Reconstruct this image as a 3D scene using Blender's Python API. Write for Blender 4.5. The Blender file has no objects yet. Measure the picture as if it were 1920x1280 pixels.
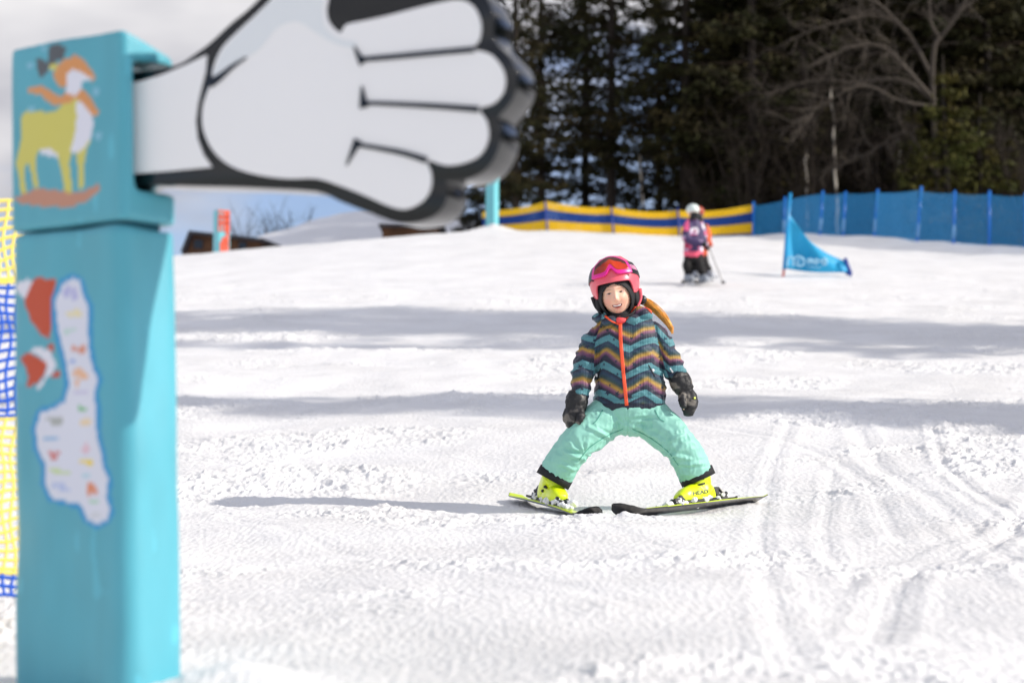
import bpy, math, random
import numpy as np
from mathutils import Vector, Matrix, Quaternion

# ------------------------------------------------------------------ camera, world, sun
SC = bpy.context.scene
COL = SC.collection
F_PX = 3733.0                       # focal length in pixels of the 1920 px frame (70 mm)
PITCH = math.atan(220.0 / F_PX)     # the camera looks slightly up the slope
cam_d = bpy.data.cameras.new("camera"); cam = bpy.data.objects.new("camera", cam_d); COL.objects.link(cam)
cam_d.sensor_width = 36.0; cam_d.lens = 70.0; cam_d.clip_start = 0.1; cam_d.clip_end = 3000
cam.location = (0, 0, 0); cam.rotation_euler = (math.radians(90) + PITCH, 0, 0)
cam_d.dof.use_dof = True; cam_d.dof.focus_distance = 8.3; cam_d.dof.aperture_fstop = 2.9
cam_d.dof.aperture_blades = 0
SC.camera = cam

SUN_EL = math.radians(30.5)
sun_dir = Vector((0.975, -0.222, 0)).normalized() * math.cos(SUN_EL) + Vector((0, 0, math.sin(SUN_EL)))
sd = bpy.data.lights.new("sun", 'SUN'); so = bpy.data.objects.new("sun", sd); COL.objects.link(so)
sd.energy = 4.3; sd.angle = math.radians(0.6); sd.color = (1.0, 0.935, 0.845)
so.rotation_euler = sun_dir.to_track_quat('Z', 'Y').to_euler(); so.location = (30, -10, 30)

w = bpy.data.worlds.new("World"); SC.world = w; w.use_nodes = True
nt = w.node_tree; nt.nodes.clear()
def wn(t, **k):
    n = nt.nodes.new(t)
    for a, b in k.items(): setattr(n, a, b)
    return n
sky = wn('ShaderNodeTexSky', sky_type='NISHITA'); sky.sun_disc = False
sky.sun_elevation = SUN_EL; sky.sun_rotation = math.atan2(sun_dir.x, sun_dir.y)
sky.air_density = 1.0; sky.dust_density = 0.6; sky.ozone_density = 4.0
tc = wn('ShaderNodeTexCoord'); mp = wn('ShaderNodeMapping'); mp.inputs['Scale'].default_value = (1.0, 1.0, 2.4)
mp.inputs['Location'].default_value = (0.35, 0.1, 0.06)
n1 = wn('ShaderNodeTexNoise'); n1.inputs['Scale'].default_value = 4.2; n1.inputs['Detail'].default_value = 6; n1.inputs['Roughness'].default_value = 0.5
cr = wn('ShaderNodeValToRGB'); cr.color_ramp.elements[0].position = 0.43; cr.color_ramp.elements[1].position = 0.56; cr.color_ramp.elements[0].color = (.22, .22, .22, 1)
n2 = wn('ShaderNodeTexNoise'); n2.inputs['Scale'].default_value = 5.0; n2.inputs['Detail'].default_value = 4
cr2 = wn('ShaderNodeValToRGB')
cr2.color_ramp.elements[0].color = (3.1, 3.15, 3.6, 1); cr2.color_ramp.elements[1].color = (6.7, 6.55, 6.6, 1)
cr2.color_ramp.elements[0].position = 0.35; cr2.color_ramp.elements[1].position = 0.65
mix = wn('ShaderNodeMix', data_type='RGBA')
bg = wn('ShaderNodeBackground'); bg.inputs['Strength'].default_value = 0.15
wo = wn('ShaderNodeOutputWorld')
L = nt.links.new
L(tc.outputs['Generated'], mp.inputs['Vector']); L(mp.outputs[0], n1.inputs['Vector']); L(mp.outputs[0], n2.inputs['Vector'])
L(n2.outputs['Fac'], cr2.inputs[0])
sx = wn('ShaderNodeSeparateXYZ'); L(tc.outputs['Generated'], sx.inputs[0])
ma = wn('ShaderNodeMath', operation='MULTIPLY_ADD'); L(sx.outputs['Z'], ma.inputs[0]); ma.inputs[1].default_value = 1.5; ma.inputs[2].default_value = -0.30
mb_ = wn('ShaderNodeMath', operation='MULTIPLY_ADD'); L(sx.outputs['X'], mb_.inputs[0]); mb_.inputs[1].default_value = -0.25; L(ma.outputs[0], mb_.inputs[2])
mc_ = wn('ShaderNodeMath', operation='MINIMUM'); L(mb_.outputs[0], mc_.inputs[0]); mc_.inputs[1].default_value = 0.03
md_ = wn('ShaderNodeMath', operation='ADD'); L(mc_.outputs[0], md_.inputs[0]); L(n1.outputs['Fac'], md_.inputs[1]); L(md_.outputs[0], cr.inputs[0])
tint = wn('ShaderNodeMix', data_type='RGBA', blend_type='MULTIPLY'); tint.inputs['Factor'].default_value = 1.0; tint.inputs['B'].default_value = (0.98, 0.95, 1.12, 1); L(sky.outputs[0], tint.inputs['A'])
L(cr.outputs[0], mix.inputs['Factor']); L(tint.outputs['Result'], mix.inputs['A']); L(cr2.outputs[0], mix.inputs['B'])
L(mix.outputs['Result'], bg.inputs['Color']); L(bg.outputs[0], wo.inputs['Surface'])

SC.view_settings.view_transform = 'Standard'; SC.view_settings.look = 'None'
SC.view_settings.exposure = -0.06; SC.view_settings.gamma = 1.0
SC.cycles.max_bounces = 6; SC.cycles.diffuse_bounces = 4; SC.cycles.transparent_max_bounces = 8
SC.cycles.use_denoising = True

# ------------------------------------------------------------------ helpers
_cp, _sp = math.cos(PITCH), math.sin(PITCH)
def P(px, py, d):
    "point seen at photo pixel px, py whose world y is d (used to read positions off the photograph)"
    a = (px - 960) / F_PX; b = -(py - 640) / F_PX
    v = np.array([a, _cp - b * _sp, _sp + b * _cp])
    return v * (d / v[1])
def on_plane(px, py, p0, n):
    a = (px - 960) / F_PX; b = -(py - 640) / F_PX
    v = np.array([a, _cp - b * _sp, _sp + b * _cp])
    return v * (np.dot(p0, n) / np.dot(v, n))
def srgb(r, g, b, a=1):
    f = lambda c: (c / 255 / 12.92) if c / 255 < 0.04045 else ((c / 255 + 0.055) / 1.055) ** 2.4
    return (f(r), f(g), f(b), a)
def hashu(ix, iy, iz, seed):
    h = (ix.astype(np.int64) * 374761393 + iy.astype(np.int64) * 668265263 + iz.astype(np.int64) * 2147483647 + seed * 974634777) & 0xFFFFFFFF
    h = ((h ^ (h >> 13)) * 1274126177) & 0xFFFFFFFF
    h = ((h ^ (h >> 16)) * 2246822519) & 0xFFFFFFFF
    return ((h ^ (h >> 15)) & 0xFFFFFF) / float(0xFFFFFF)
def noise2(x, y, seed=0):
    x = np.asarray(x, float); y = np.asarray(y, float)
    ix = np.floor(x); iy = np.floor(y); fx = x - ix; fy = y - iy
    u = fx * fx * fx * (fx * (fx * 6 - 15) + 10); v = fy * fy * fy * (fy * (fy * 6 - 15) + 10)
    z = np.zeros_like(ix)
    def g(dx, dy):
        a = hashu(ix + dx, iy + dy, z, seed) * 2 * np.pi
        return np.cos(a) * (fx - dx) + np.sin(a) * (fy - dy)
    return 1.4 * ((g(0, 0) * (1 - u) + g(1, 0) * u) * (1 - v) + (g(0, 1) * (1 - u) + g(1, 1) * u) * v)
def noise3(p, s=1.0, seed=0):
    p = np.asarray(p, float) * s
    i = np.floor(p); f = p - i; u = f * f * (3 - 2 * f); r = 0
    for dx in (0, 1):
        for dy in (0, 1):
            for dz in (0, 1):
                wgt = (u[:, 0] if dx else 1 - u[:, 0]) * (u[:, 1] if dy else 1 - u[:, 1]) * (u[:, 2] if dz else 1 - u[:, 2])
                r = r + wgt * hashu(i[:, 0] + dx, i[:, 1] + dy, i[:, 2] + dz, seed)
    return r * 2 - 1
def sstep(a, b, x):
    t = np.clip((np.asarray(x, float) - a) / (b - a), 0, 1); return t * t * (3 - 2 * t)

# materials
def mat(name, color=(0.5, 0.5, 0.5, 1), rough=0.6, attr=False, metallic=0.0, coat=0.0, spec=None, trans=0.0,
        bump=0.0, bump_scale=50.0, var=0.0, var_scale=8.0, sheen=0.0, wave=None):
    m = bpy.data.materials.new(name); m.use_nodes = True
    t = m.node_tree; b = t.nodes['Principled BSDF']
    b.inputs['Roughness'].default_value = rough; b.inputs['Metallic'].default_value = metallic
    b.inputs['Coat Weight'].default_value = coat
    if spec is not None: b.inputs['Specular IOR Level'].default_value = spec
    if sheen: b.inputs['Sheen Weight'].default_value = sheen
    b.inputs['Transmission Weight'].default_value = trans
    tcn = t.nodes.new('ShaderNodeTexCoord')
    src = None
    if attr:
        a = t.nodes.new('ShaderNodeAttribute'); a.attribute_name = 'Col'; src = a.outputs['Color']
    else:
        b.inputs['Base Color'].default_value = color
        r = t.nodes.new('ShaderNodeRGB'); r.outputs[0].default_value = color; src = r.outputs[0]
    if var > 0:
        n = t.nodes.new('ShaderNodeTexNoise'); n.inputs['Scale'].default_value = var_scale; n.inputs['Detail'].default_value = 5
        t.links.new(tcn.outputs['Object'], n.inputs['Vector'])
        mr = t.nodes.new('ShaderNodeMapRange'); mr.inputs['From Min'].default_value = 0.3; mr.inputs['From Max'].default_value = 0.7
        mr.inputs['To Min'].default_value = 1 - var; mr.inputs['To Max'].default_value = 1 + var
        t.links.new(n.outputs['Fac'], mr.inputs['Value'])
        mx = t.nodes.new('ShaderNodeVectorMath'); mx.operation = 'SCALE'
        t.links.new(src, mx.inputs[0]); t.links.new(mr.outputs[0], mx.inputs['Scale']); src = mx.outputs[0]
    t.links.new(src, b.inputs['Base Color'])
    if bump > 0:
        if wave:
            n = t.nodes.new('ShaderNodeTexWave'); n.inputs['Scale'].default_value = bump_scale; n.bands_direction = wave
            n.inputs['Distortion'].default_value = 0.6
        else:
            n = t.nodes.new('ShaderNodeTexNoise'); n.inputs['Scale'].default_value = bump_scale; n.inputs['Detail'].default_value = 6
        t.links.new(tcn.outputs['Object'], n.inputs['Vector'])
        bp = t.nodes.new('ShaderNodeBump'); bp.inputs['Strength'].default_value = 1.0; bp.inputs['Distance'].default_value = bump
        t.links.new(n.outputs['Fac'], bp.inputs['Height']); t.links.new(bp.outputs[0], b.inputs['Normal'])
    return m

class MB:
    "collects shapes for ONE mesh"
    def __init__(s): s.v = []; s.f = []; s.c = []; s.n = 0
    def add(s, v, f, col=None):
        v = np.asarray(v, float).reshape(-1, 3)
        s.v.append(v); s.f += [tuple(int(i) + s.n for i in q) for q in f]
        c = np.ones((len(v), 4)) if col is None else np.broadcast_to(np.asarray(col, float), (len(v), 4))
        s.c.append(c); s.n += len(v); return s
    def box(s, c, size, rot=None, col=None):
        h = np.asarray(size, float) / 2
        v = np.array([[x, y, z] for x in (-1, 1) for y in (-1, 1) for z in (-1, 1)], float) * h
        if rot is not None: v = v @ np.array(rot).T
        f = [(0, 1, 3, 2), (4, 6, 7, 5), (0, 4, 5, 1), (2, 3, 7, 6), (0, 2, 6, 4), (1, 5, 7, 3)]
        return s.add(v + np.asarray(c, float), f, col)
    def tube(s, pts, r, seg=8, col=None, cap=True):
        pts = np.asarray(pts, float); n = len(pts)
        r = np.full(n, float(r)) if np.isscalar(r) else np.asarray(r, float)
        T = np.gradient(pts, axis=0); T /= np.linalg.norm(T, axis=1)[:, None] + 1e-12
        ref = np.array([0, 0, 1.0]) if abs(T[:, 2]).mean() < 0.8 else np.array([0, 1.0, 0])
        A = np.cross(T, ref); A /= np.linalg.norm(A, axis=1)[:, None] + 1e-12
        B = np.cross(T, A); th = np.arange(seg) / seg * 2 * np.pi
        v = (pts[:, None] + r[:, None, None] * (np.cos(th)[None, :, None] * A[:, None] + np.sin(th)[None, :, None] * B[:, None])).reshape(-1, 3)
        f = [(i * seg + j, i * seg + (j + 1) % seg, (i + 1) * seg + (j + 1) % seg, (i + 1) * seg + j) for i in range(n - 1) for j in range(seg)]
        if cap: f += [tuple(range(seg - 1, -1, -1)), tuple((n - 1) * seg + j for j in range(seg))]
        return s.add(v, f, col)
    def loft(s, pts, ra, rb, side, seg=28, sub=6, col=None, power=2.0):
        "closed elliptical loft: ra along side vector, rb across; ends are rounded off"
        pts = cr_spline(pts, sub); ra = cr_spline(np.asarray(ra, float)[:, None], sub)[:, 0]; rb = cr_spline(np.asarray(rb, float)[:, None], sub)[:, 0]
        T = np.gradient(pts, axis=0); T /= np.linalg.norm(T, axis=1)[:, None] + 1e-12
        # rounded ends
        def endcap(k, sg):
            P0, t, a, b = pts[k], T[k] * sg, ra[k], rb[k]; out = []
            for q in (0.35, 0.7, 0.92, 0.995):
                out.append((P0 + t * min(a, b) * 0.55 * q, a * math.sqrt(1 - q * q), b * math.sqrt(1 - q * q), T[k]))
            return out
        rings = [r for r in reversed(endcap(0, -1))] + [(pts[i], ra[i], rb[i], T[i]) for i in range(len(pts))] + endcap(-1, 1)
        side = np.asarray(side, float); th = np.arange(seg) / seg * 2 * np.pi; V = []
        cx = np.sign(np.cos(th)) * np.abs(np.cos(th)) ** (2 / power); sx = np.sign(np.sin(th)) * np.abs(np.sin(th)) ** (2 / power)
        for (p, a, b, t) in rings:
            A = side - np.dot(side, t) * t; A /= np.linalg.norm(A); B = np.cross(t, A)
            V.append(p + a * cx[:, None] * A + b * sx[:, None] * B)
        n = len(V); V = np.concatenate(V)
        f = [(i * seg + j, i * seg + (j + 1) % seg, (i + 1) * seg + (j + 1) % seg, (i + 1) * seg + j) for i in range(n - 1) for j in range(seg)]
        f += [tuple(range(seg - 1, -1, -1)), tuple((n - 1) * seg + j for j in range(seg))]
        return s.add(V, f, col)
    def ell(s, c, r, rot=None, seg=24, rings=16, col=None):
        th = np.arange(seg) / seg * 2 * np.pi; ph = np.arange(1, rings) / rings * np.pi
        v = [[0, 0, 1]] + [[math.sin(p) * math.cos(t), math.sin(p) * math.sin(t), math.cos(p)] for p in ph for t in th] + [[0, 0, -1]]
        v = np.array(v) * np.asarray(r, float)
        if rot is not None: v = v @ np.array(rot).T
        v += np.asarray(c, float); m = rings - 1; f = []
        for j in range(seg):
            f.append((0, 1 + j, 1 + (j + 1) % seg)); f.append((1 + (m - 1) * seg + (j + 1) % seg, 1 + (m - 1) * seg + j, 1 + m * seg))
            for i in range(m - 1): f.append((1 + i * seg + j, 1 + (i + 1) * seg + j, 1 + (i + 1) * seg + (j + 1) % seg, 1 + i * seg + (j + 1) % seg))
        return s.add(v, f, col)
    def build(s, name, m, parent=None, smooth=True):
        me = bpy.data.meshes.new(name); V = np.concatenate(s.v)
        if parent is not None: V = V - np.array(parent.get('_o', (0, 0, 0)))
        me.from_pydata(V.tolist(), [], s.f); me.update()
        if smooth: me.shade_smooth()
        ca = me.color_attributes.new('Col', 'FLOAT_COLOR', 'POINT'); ca.data.foreach_set('color', np.concatenate(s.c).astype(np.float32).ravel())
        o = bpy.data.objects.new(name, me); COL.objects.link(o); me.materials.append(m)
        if parent is not None: o.parent = parent
        return o
def cr_spline(p, sub):
    p = np.asarray(p, float); n = len(p)
    if n < 3:
        return np.array([p[0] + (p[1] - p[0]) * t / sub for t in range(sub + 1)])
    q = np.vstack([2 * p[0] - p[1], p, 2 * p[-1] - p[-2]]); out = []
    for i in range(1, n):
        a, b, c, d = q[i - 1], q[i], q[i + 1], q[i + 2]
        for k in range(sub):
            t = k / sub
            out.append(0.5 * ((2 * b) + (-a + c) * t + (2 * a - 5 * b + 4 * c - d) * t * t + (-a + 3 * b - 3 * c + d) * t ** 3))
    out.append(p[-1]); return np.array(out)
def tag(o, label=None, cat=None, group=None, kind=None):
    if label: o['label'] = label
    if cat: o['category'] = cat
    if group: o['group'] = group
    if kind: o['kind'] = kind
    return o
def empty(name, loc, label=None, cat=None, group=None):
    o = bpy.data.objects.new(name, None); COL.objects.link(o); o.location = tuple(float(q) for q in loc); o.empty_display_size = 0.1
    o['_o'] = [float(q) for q in loc]
    return tag(o, label, cat, group)
def get_vn(me):
    n = len(me.vertices); v = np.empty(n * 3, np.float32); me.vertices.foreach_get('co', v)
    nn = np.empty(n * 3, np.float32); me.vertices.foreach_get('normal', nn)
    return v.reshape(-1, 3).astype(float), nn.reshape(-1, 3).astype(float)
def remesh(o, voxel, smooth=4, displace=None, paint=None, post_smooth=0):
    "fuse the shapes of a mesh into one continuous skin, then wrinkle and colour it"
    md = o.modifiers.new('r', 'REMESH'); md.mode = 'VOXEL'; md.voxel_size = voxel; md.use_smooth_shade = True
    if smooth:
        s = o.modifiers.new('s', 'SMOOTH'); s.iterations = smooth; s.factor = 0.5
    dg = bpy.context.evaluated_depsgraph_get(); dg.update()
    me = bpy.data.meshes.new_from_object(o.evaluated_get(dg)); o.modifiers.clear()
    old = o.data; mats = list(old.materials); o.data = me; bpy.data.meshes.remove(old)
    me.materials.clear(); [me.materials.append(m) for m in mats]
    off = np.array(o.parent.get('_o', (0, 0, 0))) if o.parent else np.zeros(3)
    v, n = get_vn(me)
    if displace is not None:
        v2 = v + n * displace(v + off, n)[:, None]
        me.vertices.foreach_set('co', v2.astype(np.float32).ravel()); me.update()
        v, n = get_vn(me)
    me.shade_smooth()
    if paint is not None:
        c = paint(v + off, n)
        for a in list(me.color_attributes): me.color_attributes.remove(a)
        ca = me.color_attributes.new('Col', 'FLOAT_COLOR', 'POINT'); ca.data.foreach_set('color', c.astype(np.float32).ravel())
    return o
def pip(poly, x, y):
    poly = np.asarray(poly, float); ins = np.zeros(len(x), bool); j = len(poly) - 1
    for i in range(len(poly)):
        xi, yi = poly[i]; xj, yj = poly[j]
        c = ((yi > y) != (yj > y)) & (x < (xj - xi) * (y - yi) / (yj - yi + 1e-12) + xi); ins ^= c; j = i
    return ins
def prism(mb, poly3, ext, col=None):
    "extrude a planar outline (N x 3) by vector ext, caps triangulated"
    from mathutils.geometry import tessellate_polygon
    p = np.asarray(poly3, float); n = len(p); tr = tessellate_polygon([[Vector(q) for q in p]])
    f = [tuple(t) for t in tr] + [tuple(i + n for i in reversed(t)) for t in tr]
    f += [(i, (i + 1) % n, n + (i + 1) % n, n + i) for i in range(n)]
    return mb.add(np.vstack([p, p + np.asarray(ext)]), f, col)
def fix_normals(o):
    import bmesh
    b = bmesh.new(); b.from_mesh(o.data); bmesh.ops.recalc_face_normals(b, faces=b.faces); b.to_mesh(o.data); b.free()
def copy_thing(o, loc, rz=0.0, sc=1.0, label=None, group=None):
    c = o.copy(); COL.objects.link(c); c.location = tuple(float(q) for q in loc); c.rotation_euler = (0, 0, rz)
    c.scale = (sc, sc, sc) if np.isscalar(sc) else tuple(sc)
    if label: c['label'] = label
    if group: c['group'] = group
    for ch in o.children:
        d = ch.copy(); COL.objects.link(d); d.parent = c
    return c

# ------------------------------------------------------------------ ground: one sheet of snow
_ky = np.array([-60, -20, 0, 2.5, 3.75, 6.2, 8.4, 11.5, 17.5, 21, 26.4, 32, 36, 45, 50, 55, 58, 62, 70, 90, 150, 400, 1500], float)
_kz = np.array([-1.2, -.9, -.52, -.47, -.435, -.315, -.2, .185, .94, 1.378, 2.05, 2.74, 3.26, 4.52, 5.27, 6.02, 6.38, 6.42, 6.1, 5.0, 1.0, -10, -20], float)
_dy = np.linspace(-60, 1500, 31201); _dz = np.interp(_dy, _ky, _kz)
_k = np.hanning(41); _k /= _k.sum(); _dz = np.convolve(np.pad(_dz, 20, mode='edge'), _k, 'valid')
_lx = np.array([-60, -20, -9.1, -4, -.4, 3, 6.5, 14, 40, 80], float); _lz = np.array([-4, -1.6, -.36, .05, .30, .2, .0, -.25, 0.4, 3], float)
def base_z(x, y):
    x = np.asarray(x, float); y = np.asarray(y, float)
    z = np.interp(y, _dy, _dz)
    lat = 0
    for o_, w_ in ((-2, .25), (0, .5), (2, .25)): lat = lat + w_ * np.interp(x + o_, _lx, _lz)
    z = z + lat * np.clip(y / 55, 0, 1.3) ** 1.5
    z = z + 0.022 * np.minimum(x - 0.4, 0) * sstep(22, 9, y)
    # forested hillside behind the fences on the right
    rise = np.clip(y - 64, 0, 200) * 0.42 + np.clip(x - 22, 0, 60) * 0.1 * sstep(58, 70, y)
    z = z + sstep(9, 24, x - (y - 60) * 0.12) * rise
    yf = np.interp(x, [7.3, 9, 10.7, 12.7, 14.3, 20], [60, 57, 53, 49, 47, 42])
    z = z + .26 * np.exp(-((y - yf) / 3.2) ** 2) * sstep(4.5, 8, x) * sstep(34, 18, x)   # low bank under the blue net
    z = z - .036 * np.exp(-((x - .45) / .9) ** 4 - ((y - 8.34) / .72) ** 4)      # packed flat under the child's skis
    return z
# ski and binding spots (world) come later; the churned snow pattern is world-space noise
def ridged(x, y, seed): return 1 - np.abs(noise2(x, y, seed)) * 2
TRACKS = []
def groove(pts, width, depth): TRACKS.append((cr_spline(np.array([[P(a, b, d)[0], d] for a, b, d in pts]), 12), width, depth))
def gd(py):   # depth of the ground for a pixel row
    ds = np.linspace(4, 50, 2000); ys = 640 - F_PX * np.tan(np.arctan2(base_z(ds * 0 + 0.5, ds), ds) - PITCH)
    return float(np.interp(py, ys[::-1], ds[::-1]))
for tr, w_, dp in (([(1480, 800), (1440, 900), (1424, 1010), (1460, 1160), (1500, 1400)], .035, .012),
               ([(1590, 760), (1640, 860), (1760, 960), (1990, 1110)], .05, .02),
               ([(1750, 800), (1770, 870), (1850, 950), (1960, 990)], .03, .02),
               ([(1960, 980), (1840, 1010), (1700, 1080), (1640, 1200)], .045, .02),
               ([(1560, 880), (1545, 1000), (1600, 1100)], .03, .01),
               ([(1300, 800), (1480, 830), (1620, 900), (1690, 1010)], .04, .012),
               ([(1960, 900), (1880, 1000), (1780, 1060)], .04, .018),
               ([(560, 840), (600, 900), (680, 950), (800, 990)], .035, .008),
               ([(420, 960), (620, 1010), (900, 1060), (1200, 1150)], .04, .007),
               ([(1130, 990), (1300, 1040), (1500, 1120), (1800, 1200)], .05, .008)):
    groove([(a, b, gd(b)) for a, b in tr], w_, dp)
def disp(x, y):
    r = np.hypot(x, y)
    fade = sstep(45, 18, y) * 0.8 + 0.2
    h = 0.030 * noise2(x * .55 + 3, y * .5, 1) + 0.016 * noise2(x * 1.3, y * 1.3, 2)
    # long cross-slope waves left by the groomer and skiers
    h = h + 0.045 * noise2(x * .18, y * .75 + 7, 15) * sstep(9, 14, y)
    m = sstep(-.12, .42, noise2(x * .55 + 9.1, y * .8 + 2.2, 3) + .45 * noise2(x * 2.1, y * 2.1, 4) - .04)
    m2 = 0.10 + 0.90 * m ** 1.2
    xw, yw = x + .06 * noise2(x * 3, y * 3, 41), y + .06 * noise2(x * 3, y * 3, 42)
    c = 0.016 * np.clip(ridged(xw * 4.2, yw * 4.2, 5) - .35, 0, 1) + 0.017 * np.clip(noise2(xw * 10, yw * 10, 6), 0, 1) ** 1.3 \
        + 0.017 * np.clip(noise2(xw * 23, yw * 23, 7) - .08, 0, 1) + 0.012 * np.clip(noise2(xw * 47, yw * 47, 8), 0, 1)
    calm = 1 - .75 * np.exp(-((x - .42) / .8) ** 4 - ((y - 8.42) / .55) ** 4)
    h = h + c * m2 * fade * 1.1 * calm * (1 - .35 * sstep(7, 4.5, y))
    h = h + 0.0022 * noise2(x * 60, y * 22, 9) * fade
    # faint parallel streaks down the slope
    h = h + 0.012 * noise2(x * 2.9 + 5, y * 2.9, 12) * fade + 0.006 * noise2(x * 6.1, y * 6.1, 13) * m * fade
    for pts, wd, dp in TRACKS:
        x0, x1 = pts[:, 0].min() - .3, pts[:, 0].max() + .3; y0, y1 = pts[:, 1].min() - .3, pts[:, 1].max() + .3
        sel = np.where((x > x0) & (x < x1) & (y > y0) & (y < y1))
        if len(sel[0]) == 0: continue
        xs, ys = x[sel], y[sel]; best = np.full(len(xs), 9.0)
        for a, b in zip(pts[:-1], pts[1:]):
            ab = b - a; t = np.clip(((xs - a[0]) * ab[0] + (ys - a[1]) * ab[1]) / (ab @ ab + 1e-9), 0, 1)
            best = np.minimum(best, np.hypot(xs - a[0] - t * ab[0], ys - a[1] - t * ab[1]))
        wob = 1 + .5 * noise2(xs * 5, ys * 5, 21)
        h[sel] += .30 * dp * (-np.exp(-(best / (.62 * wd)) ** 4) + 0.8 * np.exp(-((best - 1.9 * wd) / (.7 * wd)) ** 2)) * wob
    return h
def gz(x, y): return float(base_z(np.array([x]), np.array([y]))[0] + disp(np.array([float(x)]), np.array([float(y)]))[0])
def build_snow():
    s_in = np.linspace(-0.34, 0.34, 1021)
    tail = 0.34 + np.cumsum(np.geomspace(0.0012, 0.9, 60)); s = np.concatenate([-tail[::-1], s_in, tail])
    ya = [-50, -30, -18, -10, -5, -2, 0, 1, 2, 2.8]; y = 3.0
    while y < 62: ya.append(y); y += max(0.0085, 0.0011 * y) * (1 if y < 14 else 1 + (y - 14) / 12)
    while y < 1400: ya.append(y); y *= 1.03
    ya = np.array(ya); X = s[None, :] * np.maximum(ya, 4.0)[:, None]; Y = np.broadcast_to(ya[:, None], X.shape)
    X = X * np.where(ya[:, None] < 3, 1.0, 1.0)
    Z = base_z(X, Y) + disp(X, Y) * (np.abs(X) < 60)
    # soft pile of snow at the foot of the padded post
    for (cx, cy, r, hh) in PILES:
        d = np.hypot(X - cx, Y - cy) / r
        Z = Z + hh * np.exp(-d ** 2) * (1 + .25 * noise2(X * 7, Y * 7, 31)) * (d < 3)
    nr, nc = X.shape; v = np.stack([X, Y, Z], -1).reshape(-1, 3).astype(np.float32)
    i = np.arange(nr - 1)[:, None] * nc + np.arange(nc - 1)[None, :]
    f = np.stack([i, i + 1, i + nc + 1, i + nc], -1).reshape(-1, 4).astype(np.int32)
    me = bpy.data.meshes.new('snow'); me.vertices.add(len(v)); me.vertices.foreach_set('co', v.ravel())
    me.loops.add(f.size); me.loops.foreach_set('vertex_index', f.ravel()); me.polygons.add(len(f))
    me.polygons.foreach_set('loop_start', np.arange(0, f.size, 4, dtype=np.int32)); me.polygons.foreach_set('loop_total', np.full(len(f), 4, np.int32))
    me.update(); me.validate(); me.shade_smooth()
    o = bpy.data.objects.new('snow', me); COL.objects.link(o); tag(o, 'white churned snow covering the gentle ski slope', kind='structure')
    return o
def snow_material():
    m = bpy.data.materials.new('snow'); m.use_nodes = True; t = m.node_tree; b = t.nodes['Principled BSDF']
    b.inputs['Roughness'].default_value = 0.55; b.inputs['Specular IOR Level'].default_value = 0.35
    tcn = t.nodes.new('ShaderNodeTexCoord')
    n = t.nodes.new('ShaderNodeTexNoise'); n.inputs['Scale'].default_value = 1.3; n.inputs['Detail'].default_value = 8; n.inputs['Roughness'].default_value = .65
    cr = t.nodes.new('ShaderNodeValToRGB'); cr.color_ramp.elements[0].color = (.80, .79, .775, 1); cr.color_ramp.elements[1].color = (.90, .893, .88, 1)
    cr.color_ramp.elements[0].position = .35; cr.color_ramp.elements[1].position = .6
    t.links.new(tcn.outputs['Object'], n.inputs['Vector']); t.links.new(n.outputs['Fac'], cr.inputs[0]); 
    # brown needles and dirt under the trees of the hillside
    at = t.nodes.new('ShaderNodeSeparateXYZ'); t.links.new(tcn.outputs['Object'], at.inputs[0])
    my = t.nodes.new('ShaderNodeMapRange'); my.inputs['From Min'].default_value = 64; my.inputs['From Max'].default_value = 67; t.links.new(at.outputs['Y'], my.inputs['Value'])
    mx_ = t.nodes.new('ShaderNodeMapRange'); mx_.inputs['From Min'].default_value = 8; mx_.inputs['From Max'].default_value = 13; t.links.new(at.outputs['X'], mx_.inputs['Value'])
    mu = t.nodes.new('ShaderNodeMath'); mu.operation = 'MULTIPLY'; t.links.new(my.outputs[0], mu.inputs[0]); t.links.new(mx_.outputs[0], mu.inputs[1])
    mi = t.nodes.new('ShaderNodeMix'); mi.data_type = 'RGBA'; t.links.new(mu.outputs[0], mi.inputs['Factor'])
    t.links.new(cr.outputs[0], mi.inputs['A']); mi.inputs['B'].default_value = (.03, .022, .014, 1)
    t.links.new(mi.outputs['Result'], b.inputs['Base Color'])
    n2 = t.nodes.new('ShaderNodeTexNoise'); n2.inputs['Scale'].default_value = 45; n2.inputs['Detail'].default_value = 7; n2.inputs['Roughness'].default_value = .7
    t.links.new(tcn.outputs['Object'], n2.inputs['Vector'])
    bp = t.nodes.new('ShaderNodeBump'); bp.inputs['Strength'].default_value = .55; bp.inputs['Distance'].default_value = .012
    t.links.new(n2.outputs['Fac'], bp.inputs['Height']); t.links.new(bp.outputs[0], b.inputs['Normal'])
    return m
M_SNOW = snow_material()
M_SNOW2 = mat('packed snow', (.86, .86, .87, 1), .6, bump=.004, bump_scale=120)

# ------------------------------------------------------------------ padded gate post with a big cartoon hand
A_ = P(235, 60, 3.75)[:2]; fdir = np.array([-.331, .26]); fdir /= np.linalg.norm(fdir); rdir = np.array([-fdir[1], fdir[0]]) * -1
rdir = np.array([.26, .331]); rdir /= np.linalg.norm(rdir)
FW, SW = .346, .145
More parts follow.
